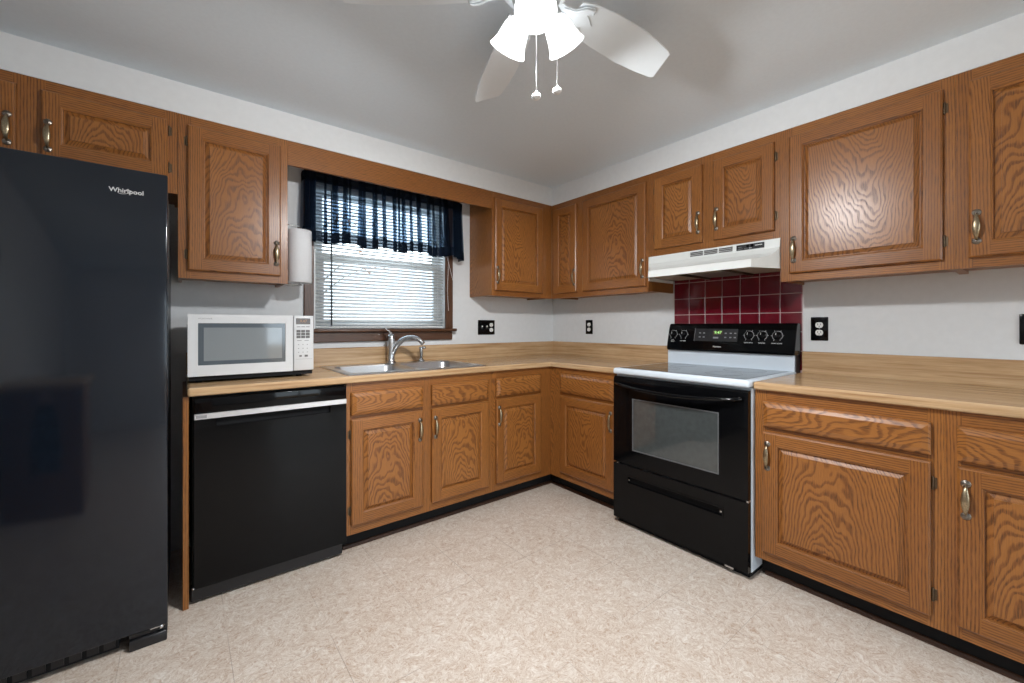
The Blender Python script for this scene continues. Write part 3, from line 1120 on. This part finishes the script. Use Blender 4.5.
# ------------------------------------------------------------------ microwave
mw = thing('microwave_oven', 'white countertop microwave with mirrored door window', 'microwave', (-2.665, -.475, KZ + .0008))
MWW = .5085
mb = MB(); mb.box(0.002, MWW - .002, .018, .36, .028, .303, 'microwave_white', bev=.006, seg=2)
mb.box(.004, MWW - .004, .010, .350, .010, .029, 'black_matte')  # dark base plate; its black also stands in for shade in the gap
for k in range(9):
    mb.box(.0005, .004, .20 + k * .012, .206 + k * .012, .19, .26, 'key_grey')
mb.build('body', mw)
for px, py in ((.04, .05), (MWW - .06, .05), (.04, .32), (MWW - .06, .32)):
    mb = MB(); mb.lathe([(.012, 0), (.014, .030), (0, .030)], 'black_matte', T(px, py, 0), seg=12); mb.build('foot', mw)
mb = MB(); mb.frame(0, .413, .030, .305, .036, .380, .078, .266, -.004, .018, 'microwave_white')
md = mb.build('door', mw)
mb = MB(); mb.prism([(.034, .082), (.040, .076), (.376, .076), (.382, .082), (.382, .262), (.376, .268), (.040, .268), (.034, .262)], 'y', .0015, .012, 'microwave_window')
wdw = mb.build('window', md)
wdw['label'] = 'dark tinted window'
mb = MB(); mb.box(.056, .366, .0005, .010, .096, .246, 'microwave_screen', bev=.001); mb.build('screen', wdw)
words('lettering', 'MICROWAVE', .0085, at(.062, -.0042, .286), 'text_grey', md)
mb = MB(); mb.box(.0165 + .4, MWW, -.003, .018, .030, .305, 'microwave_white', bev=.004, seg=2)
cp = mb.build('control_panel', mw)
mb = MB(); mb.box(.427, .492, -.0045, 0, .262, .292, 'display_brown', bev=.001); dp = mb.build('display', cp)
words('digits', '9:47', .019, at(.460, -.0047, .277), 'amber_digits', dp)
for j in range(3):
    for i in range(3):
        mb = MB(); mb.box(.429 + i * .0212, .4475 + i * .0212, -.0045, 0, .192 + j * .0145, .2045 + j * .0145, 'key_grey', bev=.001); mb.build('key', cp)['label'] = 'dark grey key'
marks = [(.430 + i * .021, .447 + i * .021, .2475, .2515) for i in range(3)] + [(.432 + i * .033, .452 + i * .033, .179, .182) for i in range(2)]
marks += [(.436 + i * .020, .441 + i * .020, .120 + j * .019, .1235 + j * .019) for j in range(3) for i in range(3)]
marks += [(.442, .453, .099, .107), (.466, .481, .098, .108)]
for a, b, c, d in marks:
    mb = MB(); mb.box(a, b, -.0037, 0, c, d, 'key_grey' if d - c > .006 else 'text_grey'); mb.build('key_marking', cp)
mb = MB(); mb.box(.425, .500, -.0036, 0, .0865, .0875, 'text_grey'); mb.build('seam_line', cp)

# ------------------------------------------------------------------ paper towels
ph = thing('towel_holder', 'metal paper towel holder fixed to the side of a wall cabinet', 'paper towel holder', (-2.2435, -.185, 1.40))
cxp = .0790
mb = MB()
mb.box(0, .004, -.02, .02, .285, .345, 'chrome', bev=.001)
mb.loft([(.003, 0, .330), (.04, 0, .330), (cxp, 0, .328), (cxp, 0, .312), (cxp, 0, .0), (cxp, 0, -.004)], .0035, 'chrome', seg=8, up=(0, 1, 0))
mb.lathe([(0, .012), (.010, .010), (.012, 0), (0, 0)], 'dark_bronze', T(cxp, 0, .312), seg=12)
mb.build('post', ph)
mb = MB()
mb.loft([(cxp - .03 + .03 * math.cos(a) * 1.4, .028 * math.sin(a), -.004 - .004 * math.sin(a)) for a in [R(20 * k) for k in range(19)]], .0025, 'chrome', seg=8)
mb.build('wire_foot', ph)
rl = MB()
rl.lathe([(.020, .302), (.060, .302), (.063, .299), (.063, .009), (.060, .006), (.020, .006), (.020, .302)], 'paper', seg=40, closed=True)

o = rl.build('paper_towel_roll'); o.location = (-2.2435 + cxp, -.185, 1.402)
tag(o, 'white paper towel roll hanging beside the window', 'paper towel')

# ------------------------------------------------------------------ range
rg = thing('range', 'black and white electric range between the right wall base cabinets', 'range', (0, -1.2065, 0), RIGHT)
W = .7595
mb = MB(); mb.box(0, W, -.635, -.03, .03, .878, 'white_enamel', bev=.003); mb.build('body', rg)['label'] = 'white side panels'
mb = MB(); mb.box(.012, W - .012, -.628, -.05, .0, .031, 'black_matte'); mb.build('base', rg)
mb = MB(); mb.box(-.001, W + .001, -.672, -.055, .880, .916, 'white_enamel', bev=.013, seg=4)
ck = mb.build('cooktop', rg); ck['label'] = 'white enamel cooktop rim'
mb = MB(); mb.box(.028, W - .028, -.640, -.100, .910, .9175, 'hob_glass', bev=.0015)
hg = mb.build('glass_top', ck); hg['label'] = 'black glass cooking surface'
for px, py, pr_ in ((.20, -.48, .105), (.56, -.48, .088), (.20, -.23, .075), (.56, -.23, .105)):
    mb = MB(); mb.lathe([(pr_ - .0015, .9176), (pr_ - .0015, .9179), (pr_, .9179), (pr_, .9176)], 'grey_mark', T(px, py, 0), seg=48, closed=True)
    mb.build('burner_ring', hg)
mb = MB(); mb.box(.004, W - .006, -.082, -.03, .912, 1.035, 'white_enamel', bev=.003)
mb.box(.010, W - .001, -.065, -.006, .90, 1.03, 'black_satin')
mb.build('riser', rg)['label'] = 'white riser under the control panel'
prof = [(-.100, 1.004), (-.108, 1.014), (-.098, 1.060), (-.078, 1.140), (-.066, 1.172), (-.056, 1.180), (-.020, 1.180), (-.008, 1.172), (-.008, 1.004)]
mb = MB(); mb.prism(prof, 'x', .010, W + .004, 'black_gloss', bev=.004, seg=2)
pn = mb.build('control_panel', rg); pn['label'] = 'glossy black control panel'
# sloping face of the panel: frame on it with local x right, y up the slope
slope = math.atan2(.020, .080)


def on_panel(px, pz, lift=0.0):
    yy = -.098 + (pz - 1.06) * .25
    return Matrix.Translation((px, yy - lift, pz)) @ Matrix.Rotation(R(90) - slope, 4, 'X')


def arc(cx, cy, r, a0, a1, n=14, t_=.0011):
    out = []
    for k in range(n):
        a, b = R(a0 + (a1 - a0) * k / n), R(a0 + (a1 - a0) * (k + 1) / n)
        out.append([(cx + (r - t_) * math.cos(a), cy + (r - t_) * math.sin(a), 0), (cx + (r + t_) * math.cos(a), cy + (r + t_) * math.sin(a), 0),
                    (cx + (r + t_) * math.cos(b), cy + (r + t_) * math.sin(b), 0), (cx + (r - t_) * math.cos(b), cy + (r - t_) * math.sin(b), 0)])
    return out


KN = [.050, .122, .526, .597, .674]
for i, px in enumerate(KN):
    M = on_panel(px, 1.110)
    mb = MB(); mb.lathe([(.021, 0), (.0205, .012), (.018, .017), (0, .0175)], 'black_gloss', M, seg=24)
    mb.box(-.0055, .0055, -.019, .019, .012, .026, 'black_gloss', bev=.002, seg=2, M=M)
    kb = mb.build('knob', pn)
    mb = MB()
    M2 = on_panel(px, 1.110, .0012)
    for q in arc(0, 0, .026, -60, 240, 20, .0014):
        mb.face([M2 @ Vector(v) for v in q], 'text_grey')
    for a in range(-60, 241, 60):
        c, s = math.cos(R(a)), math.sin(R(a))
        mb.face([M2 @ Vector((.0285 * c - .001 * s, .0285 * s + .001 * c, 0)), M2 @ Vector((.0285 * c + .001 * s, .0285 * s - .001 * c, 0)),
                 M2 @ Vector((.033 * c + .001 * s, .033 * s - .001 * c, 0)), M2 @ Vector((.033 * c - .001 * s, .033 * s + .001 * c, 0))], 'text_white')
    mb.build('dial_scale', pn, fix=False)
    M3 = on_panel(px, 1.110, .027)
    mb = MB(); mb.box(-.001, .001, .004, .017, -.0005, .0006, 'text_white', M=M3); mb.build('pointer', kb)
    words('dial_lettering', ('LEFT\nFRONT', 'LEFT REAR', 'RIGHT REAR', 'WARMER', 'RIGHT FRONT')[i], .0085, on_panel(px, 1.0665, .0012), 'text_white', pn)
# display window, buttons and clock
mb = MB(); mb.box(.196, .462, -.040, .040, -.001, .0012, 'black_satin', bev=.0005, M=on_panel(0, 1.108))
mb.build('touch_plate', pn)
mb = MB(); mb.box(.1965, .1985, -.042, .042, .0, .002, 'text_grey', M=on_panel(0, 1.108)); mb.build('plate_edge', pn)
for j, dz in enumerate((.012, -.014)):
    for i, px in enumerate((.232, .258, .392, .422, .448)):
        mb = MB(); mb.box(px - .006, px + .006, dz - .0035, dz + .0035, .001, .002, 'text_grey', M=on_panel(0, 1.108)); mb.build('button', pn)
mb = MB(); mb.box(.318, .350, -.022, -.012, .001, .002, 'text_grey', M=on_panel(0, 1.108)); mb.build('button', pn)
mb = MB(); mb.box(.314, .374, .002, .028, .001, .002, 'display_brown', M=on_panel(0, 1.108)); dsp = mb.build('display', pn)
words('clock_digits', '9:47', .026, on_panel(.345, 1.1235, .0022), 'green_digits', dsp, .0003, bold=.0003, label='green clock digits')
words('brand_lettering', 'Kenmore', .013, on_panel(.348, 1.037, .0012), 'text_white', pn, bold=.0003)
# oven door
mb = MB()
y0, y1 = -.668, -.638
mb.frame(.004, W - .004, .366, .842, .138, .620, .455, .745, y0, y1, 'black_gloss')
mb.prism([(y1, .842), (y0, .842), (y0 + .002, .858), (y0 + .010, .868), (y1, .868)], 'x', .004, W - .004, 'black_gloss')
dr = mb.build('oven_door', rg)
mb = MB(); mb.box(.138, .620, y0 + .002, y1, .455, .745, 'oven_glass'); mb.build('window', dr)['label'] = 'door glass with reflected grey in its colour'
mb = MB(); mb.frame(.134, .624, .451, .749, .140, .618, .457, .743, y0 - .0008, y0 + .002, 'grey_mark'); mb.build('window_border', dr)
mb = MB()
path, rad = [], []
for k in range(21):
    s = k / 20 * 2 - 1
    path.append((W / 2 + s * (W / 2 - .028), y0 - .004 - .050 * (1 - abs(s) ** 3.0), .828 - .020 * (1 - s * s)))
    rad.append((.0145, .0095))
mb.loft(path, rad, 'black_gloss', seg=12)
mb.build('handle', dr)
# storage drawer
mb = MB()
mb.frame(.004, W - .004, .036, .355, .105, .640, .258, .296, y0, y1, 'black_gloss')
mb.box(.105, .640, y1 - .008, y1, .258, .296, 'black_matte')
mb.frame(.099, .646, .252, .302, .106, .639, .259, .295, y0 - .0025, y0 + .002, 'black_gloss')
dwr = mb.build('drawer', rg)
mb = MB()
for px in (.112, .633):
    mb.lathe([(0, .0015), (.004, .001), (.006, 0)], 'chrome', T(px, y0 + .001, .277, 90), seg=14)  # chrome dots stand in for highlights at the ends of the pull
mb.build('pull_glint', dwr)
mb = MB(); mb.box(.030, .038, y0 - .002, y1, .356, .364, 'chrome'); mb.box(W - .012, W - .004, y0 + .004, y1, .356, .366, 'chrome'); mb.build('hinge', dr)
mb = MB(); mb.box(W - .11, W - .07, y0 + .002, y0 + .012, .024, .034, 'chrome', bev=.001); mb.build('drawer_glide', dwr)

# ------------------------------------------------------------------ range hood
hd = thing('range_hood', 'white slanted under-cabinet range hood above the range', 'range hood', (0, -1.2050, 0), RIGHT)
W = .7630


def hood():
    m = MB()
    # section: (depth y, height z, inset at each end)
    sec = [(-.302, 1.6125, .0005), (-.308, 1.565, .001), (-.330, 1.540, .012), (-.370, 1.518, .030), (-.420, 1.504, .048), (-.478, 1.4965, .068), (-.480, 1.4570, .068)]
    n = len(sec)
    L = [Vector((q[2] * 1.6 + .006, q[0], q[1])) for q in sec]
    Rr = [Vector((W - q[2], q[0], q[1])) for q in sec]
    for k in range(n - 1):
        m.face([L[k], Rr[k], Rr[k + 1], L[k + 1]], 'hood_white', smooth=False)
    # side walls
    for S, xx in ((L, .0005), (Rr, W - .0005)):
        back = Vector((xx, -.302, 1.4570))
        for k in range(n - 1):
            m.face([S[k], S[k + 1], Vector((S[k + 1].x, S[k + 1].y, 1.4570)), Vector((S[k].x, S[k].y, 1.4570))], 'hood_white')
        m.box(min(xx, xx + (.004 if xx < .1 else -.004)), max(xx, xx + (.004 if xx < .1 else -.004)), -.302, -.012, 1.457, 1.6125, 'hood_white')
    m.box(.0005, W - .0005, -.302, -.012, 1.606, 1.6125, 'hood_white')
    o = m.build('shell', hd, fix=False)
    bm = bmesh.new(); bm.from_mesh(o.data); bmesh.ops.remove_doubles(bm, verts=list(bm.verts), dist=1e-5)
    bmesh.ops.recalc_face_normals(bm, faces=list(bm.faces)); bm.to_mesh(o.data); bm.free()
    sol = o.modifiers.new('sheet', 'SOLIDIFY'); sol.thickness = .0015; sol.offset = -1
    # underside: sloped pan, baffles and a lamp lens
    m = MB()
    m.box(.02, W - .02, -.300, -.013, 1.475, 1.479, 'hood_inside')
    m.face([(.07, -.474, 1.460), (W - .07, -.474, 1.460), (W - .02, -.300, 1.476), (.02, -.300, 1.476)], 'hood_inside')
    for px in (.26, .52):
        m.box(px - .004, px + .004, -.470, -.013, 1.462, 1.4775, 'dark_bronze')
    m.build('pan', hd, fix=False)['label'] = 'beige underside'
    m = MB(); m.box(.29, .49, -.28, -.06, 1.470, 1.4745, 'filter_metal'); m.build('grease_filter', hd)
    # vents: three slotted openings and the switch plate
    for k, (a, b) in enumerate(((.288, .364), (.373, .448), (.458, .530))):
        m = MB()
        for j in range(3):
            zz = 1.577 + j * .0095
            m.box(a, b, -.3105, -.304, zz, zz + .0055, 'key_grey')
        m.build('vent_slots', hd)
    m = MB(); m.box(.553, .690, -.3112, -.304, 1.574, 1.603, 'black_satin', bev=.0008)
    sw = m.build('switch_plate', hd)
    m = MB()
    m.box(.605, .618, -.3150, -.311, 1.586, 1.599, 'black_gloss', bev=.001); m.box(.626, .640, -.3150, -.311, 1.586, 1.599, 'black_gloss', bev=.001)
    m.build('rocker_switch', sw)
    m = MB()
    m.box(.562, .582, -.3116, -.311, 1.590, 1.592, 'text_grey'); m.box(.648, .682, -.3116, -.311, 1.590, 1.593, 'text_white')
    m.box(.618, .630, -.3116, -.311, 1.579, 1.582, 'text_white')
    m.build('markings', sw)
    words('switch_lettering', 'LIGHT   FAN', .009, at(.585, -.3116, 1.580), 'text_grey', sw)


hood()


# ------------------------------------------------------------------ outlets
def outlet(label, wall, c, z, holes, w, h=.118):
    loc, rz = ((c, 0, z), 0) if wall == 'back' else ((0, c, z), RIGHT)
    r = thing('wall_outlet', label, 'outlet', loc, rz, 'black outlet plates above the countertops')
    m = MB(); m.box(-w / 2, w / 2, -.007, -.0005, -h / 2, h / 2, 'black_gloss', bev=.003, seg=2); p = m.build('cover_plate', r)
    for kind, px in holes:
        if kind == 'duplex':
            for dz in (-.0205, .0205):
                m = MB()
                pr_ = []
                for k in range(24):
                    a = 2 * PI * k / 24
                    pr_.append((px + .0175 * math.cos(a), max(-.0145, min(.0145, .0175 * math.sin(a))) + dz))
                m.prism(pr_, 'y', -.0085, -.006, 'ivory_plastic')
                for sx in (-.0065, .0065):
                    m.box(px + sx - .001, px + sx + .001, -.0088, -.008, dz - .001, dz + .008, 'black_matte')
                m.lathe([(.0025, 0), (.0025, .0004), (0, .0004)], 'black_matte', T(px, -.0085, dz - .007, 90), seg=10)
                m.build('socket', r)['label'] = 'pale socket face'
            m = MB(); m.lathe([(0, .0012), (.003, .0006), (.0032, 0)], 'chrome', T(px, -.007, 0, 90), seg=10); m.build('screw', r)
        else:
            m = MB(); m.box(px - .0075, px + .0075, -.009, -.006, -.013, .013, 'black_satin', bev=.001)
            m.build('switch_frame', r)
            m = MB(); m.box(px - .0045, px + .0045, -.020, -.007, -.002, .010, 'ivory_plastic', bev=.0015, M=T(0, 0, 0, -18))
            m.build('toggle', r)['label'] = 'pale toggle'


outlet('wide black wall plate with two toggle switches and an outlet', 'back', -.750, 1.153,
       [('toggle', -.046), ('toggle', 0), ('duplex', .046)], .164)
outlet('black duplex outlet left of the range near the room corner', 'right', -.442, 1.156, [('duplex', 0)], .074)
outlet('black duplex outlet beside the red tiles right of the range', 'right', -2.053, 1.149, [('duplex', 0)], .078, .126)
outlet('black outlet plate at the far right edge of the photo', 'right', -2.772, 1.151, [('duplex', 0)], .078, .124)

# ------------------------------------------------------------------ ceiling fan
fan = thing('ceiling_fan', 'white five blade ceiling fan with lit glass shades', 'ceiling fan', (FAN[0], FAN[1], 0))
mb = MB(); mb.lathe([(.062, CEIL - .001), (.066, CEIL - .012), (.060, CEIL - .035), (.030, CEIL - .050), (.018, CEIL - .052), (.018, CEIL - .075)], 'fan_white', seg=32); mb.build('canopy', fan)
BZ = 2.134
mb = MB(); mb.lathe([(.018, CEIL - .070), (.070, CEIL - .074), (.100, CEIL - .090), (.108, CEIL - .120), (.104, 2.148), (.090, 2.132), (.072, 2.122)], 'fan_white', seg=36); mb.build('motor_housing', fan)
mb = MB(); mb.lathe([(.070, 2.124), (.072, 2.118), (.050, 2.112), (.046, 2.100), (.050, 2.088), (.044, 2.070), (.020, 2.062), (0, 2.060)], 'fitter_grey', seg=32); mb.build('light_fitter', fan)
for k in range(5):
    ang = R(-3.3 + 72 * k)
    M = Matrix.Rotation(ang, 4, 'Z')
    # blade outline: x outward, y across
    tip = [(.150, .042), (.19, .054), (.28, .065), (.41, .070), (.51, .066), (.592, .058), (.611, .049), (.580, -.047), (.562, -.055), (.49, -.064), (.41, -.069), (.28, -.066), (.19, -.055), (.150, -.043)]
    P = M @ Matrix.Translation((0, 0, BZ)) @ Matrix.Rotation(R(-15), 4, 'X')
    mb = MB(); mb.prism(tip, 'z', .0, .006, 'fan_white', bev=.0015, seg=1, M=P)
    bd = mb.build('blade', fan)
    # scrolled blade iron
    P2 = M @ Matrix.Translation((0, 0, BZ - .002)) @ Matrix.Rotation(R(-15), 4, 'X')
    mb = MB()
    def tr(pts):
        return [tuple(P2 @ Vector(p)) for p in pts]
    iron = [(.075, .018), (.11, .014), (.14, .020), (.165, .042), (.19, .050), (.205, .042), (.200, .028), (.185, .022), (.205, .012), (.225, 0),
            (.205, -.012), (.185, -.022), (.200, -.028), (.205, -.042), (.19, -.050), (.165, -.042), (.14, -.020), (.11, -.014), (.075, -.018)]
    mb.prism(iron, 'z', -.006, 0.0, 'fan_white', bev=.0012, seg=1, M=P2)
    mb.loft(tr([(.10, .006, -.006), (.14, .014, -.008), (.17, .038, -.009), (.190, .044, -.009), (.198, .036, -.008)]), .004, 'fan_white', seg=8)
    mb.loft(tr([(.10, -.006, -.006), (.14, -.014, -.008), (.17, -.038, -.009), (.190, -.044, -.009), (.198, -.036, -.008)]), .004, 'fan_white', seg=8)
    mb.build('blade_iron', bd)
SHA = (227, 347, 107)
for k, a in enumerate(SHA):
    a = R(a)
    d = Vector((math.cos(a), math.sin(a), 0))
    # the shade's axis points outwards and down
    ax = (d * .52 + Vector((0, 0, -.854))).normalized()
    org = d * .038 + Vector((0, 0, 2.110))
    q = Vector((0, 0, 1)).rotation_difference(ax)
    M = Matrix.Translation(org) @ q.to_matrix().to_4x4()
    mb = MB()
    mb.lathe([(.012, .0), (.016, .012), (.026, .020), (.028, .040), (.026, .046), (0, .046)], 'fitter_grey', M, seg=20)
    sk_ = mb.build('lamp_socket', fan)
    for e in (0, 120, 240):
        sc_ = MB(); Ms = M @ Matrix.Rotation(R(e + 40), 4, 'Z') @ Matrix.Translation((.027, 0, .034)) @ Matrix.Rotation(R(90), 4, 'Y')
        sc_.lathe([(.002, 0), (.002, .012), (.005, .014), (.005, .019), (0, .020)], 'chrome', Ms, seg=10)
        sc_.build('thumb_screw', sk_)
    mb = MB()
    outer = [(.0285, .043), (.033, .048), (.038, .060), (.0415, .078), (.0445, .096), (.050, .112), (.057, .126)]
    inner = [(r - .003, h) for r, h in reversed(outer)]
    mb.lathe(outer + inner + [outer[0]], 'lit_shade', M, seg=32, closed=True)
    mb.build('glass_shade', fan)['label'] = 'glowing white bell shade'
    mb = MB(); mb.lathe([(0, .046), (.012, .048), (.014, .060), (.024, .085), (.027, .100), (.020, .118), (0, .124)], 'lit_shade', M, seg=16)
    mb.build('bulb', sk_)
    L = bpy.data.lights.new('bulb_light', 'SPOT'); L.energy = LAMP_W; L.shadow_soft_size = .04; L.color = (.975, .99, 1.0)
    L.spot_size = R(172); L.spot_blend = .35
    lo = bpy.data.objects.new('bulb_light', L); COL.objects.link(lo)
    lo.location = Vector((FAN[0], FAN[1], 0)) + org + ax * .132
    lo.rotation_euler = Vector((0, 0, -1)).rotation_difference(ax).to_euler()
for px, py, z1 in ((-.004, -.004, 1.836), (.050, -.034, 1.858)):
    mb = MB(); mb.loft([(px, py, 2.066), (px, py, 1.95), (px, py, z1)], .0012, 'white_plastic', seg=6)
    mb.build('pull_chain', fan)
    mb = MB(); mb.lathe([(0, .016), (.003, .015), (.004, .009), (.012, .005), (.0135, -.001), (.009, -.007), (0, -.009)], 'white_plastic', T(px, py, z1 - .008), seg=16)
    mb.build('pull_knob', fan)

# ------------------------------------------------------------------ the side of the room behind the camera
d1 = bpy.data.objects.new('window_2', None); COL.objects.link(d1); d1['kind'] = 'structure'
mb = MB()
yy0, yy1 = YR - .09, YR - .03
mb.frame(DX0, DX1, .0, DZ1, DX0 + .06, DX1 - .06, .06, DZ1 - .06, yy0, yy1, 'vinyl_white')
mb.box((DX0 + DX1) / 2 - .045, (DX0 + DX1) / 2 + .045, yy0, yy1, .06, DZ1 - .06, 'vinyl_white')
fm = mb.build('frame', d1)
for a, b in ((DX0 + .055, (DX0 + DX1) / 2 - .04), ((DX0 + DX1) / 2 + .04, DX1 - .055)):
    mb = MB(); mb.box(a, b, YR - .062, YR - .056, .055, DZ1 - .055, 'pane_glass'); mb.build('pane', d1)
mb = MB(); mb.box(-12, 8, -30, YR - .12, -.12, -.06, 'lawn'); mb.build('floor_garden', kind='structure')

# peninsula that the refrigerator door mirrors
pe = thing('peninsula_cabinet', 'brown peninsula cabinet seen only mirrored in the refrigerator door', 'cabinet', (0, 0, 0))
mb = MB(); mb.box(XL + .01, -3.075, -2.50, -1.95, .0, .872, 'oak', straight('z')); mb.build('carcass', pe)
mb = MB(); mb.box(XL + .002, -3.035, -2.54, -1.655, .874, .912, 'laminate_x', bev=.006, seg=2); mb.build('worktop', pe)
tw = thing('hand_towel', 'black hand towel on a round knob, mirrored in the refrigerator door', 'towel', (-3.326, -1.93, .794))
mb = MB(); mb.lathe([(0, .016), (.045, .014), (.058, .006), (.054, 0), (0, 0)], 'knob_orange', T(0, -.017, .0, -90), seg=24); mb.build('knob', tw)['label'] = 'orange disc'
mb = MB()
rows = [(-.03, .04), (-.08, .06), (-.18, .085), (-.34, .095), (-.47, .09)]
for i in range(len(rows) - 1):
    for k in range(12):
        def tp(r_, k_):
            s = k_ / 12 * 2 - 1
            return (.0 + r_[1] * s, .008 + .008 * math.cos(k_ * 1.6), r_[0])
        mb.face([tp(rows[i], k), tp(rows[i], k + 1), tp(rows[i + 1], k + 1), tp(rows[i + 1], k)], 'towel_black', smooth=True)
o = mb.build('cloth', tw, fix=False)
sol = o.modifiers.new('thickness', 'SOLIDIFY'); sol.thickness = .006

# tree outside the window
tr_ = thing('tree', 'bare tree with a few orange leaves seen through the blind', 'tree', (-0.6, 6.5, -.06))
mb = MB(); mb.loft([(0, 0, 0), (.02, 0, 1.2), (-.03, .02, 2.4), (.05, 0, 3.6)], [.12, .10, .07, .04], 'bark', seg=10)
rt = random.Random(5)
tips = []
for k in range(9):
    h = 1.5 + k * .22
    a = rt.uniform(0, 6.28)
    e = Vector((math.cos(a) * rt.uniform(.7, 1.5), math.sin(a) * .5, h + rt.uniform(.5, .9)))
    mb.loft([(0, 0, h), tuple(e * .5 + Vector((0, 0, h * .5 + .1))), tuple(e)], [.022, .012, .005], 'bark', seg=6)
    tips.append(e)
mb.build('trunk', tr_)
mb = MB()
for e in tips:
    for k in range(26):
        c = e + Vector((rt.gauss(0, .16), rt.gauss(0, .16), rt.gauss(0, .12)))
        u = Vector((rt.gauss(0, 1), rt.gauss(0, 1), rt.gauss(0, 1))).normalized() * .045
        w = u.cross(Vector((rt.gauss(0, 1), rt.gauss(0, 1), rt.gauss(0, 1)))).normalized() * .028
        mb.face([c - u, c + w, c + u, c - w], 'leaf_orange')
o = mb.build('leaves', tr_, fix=False)
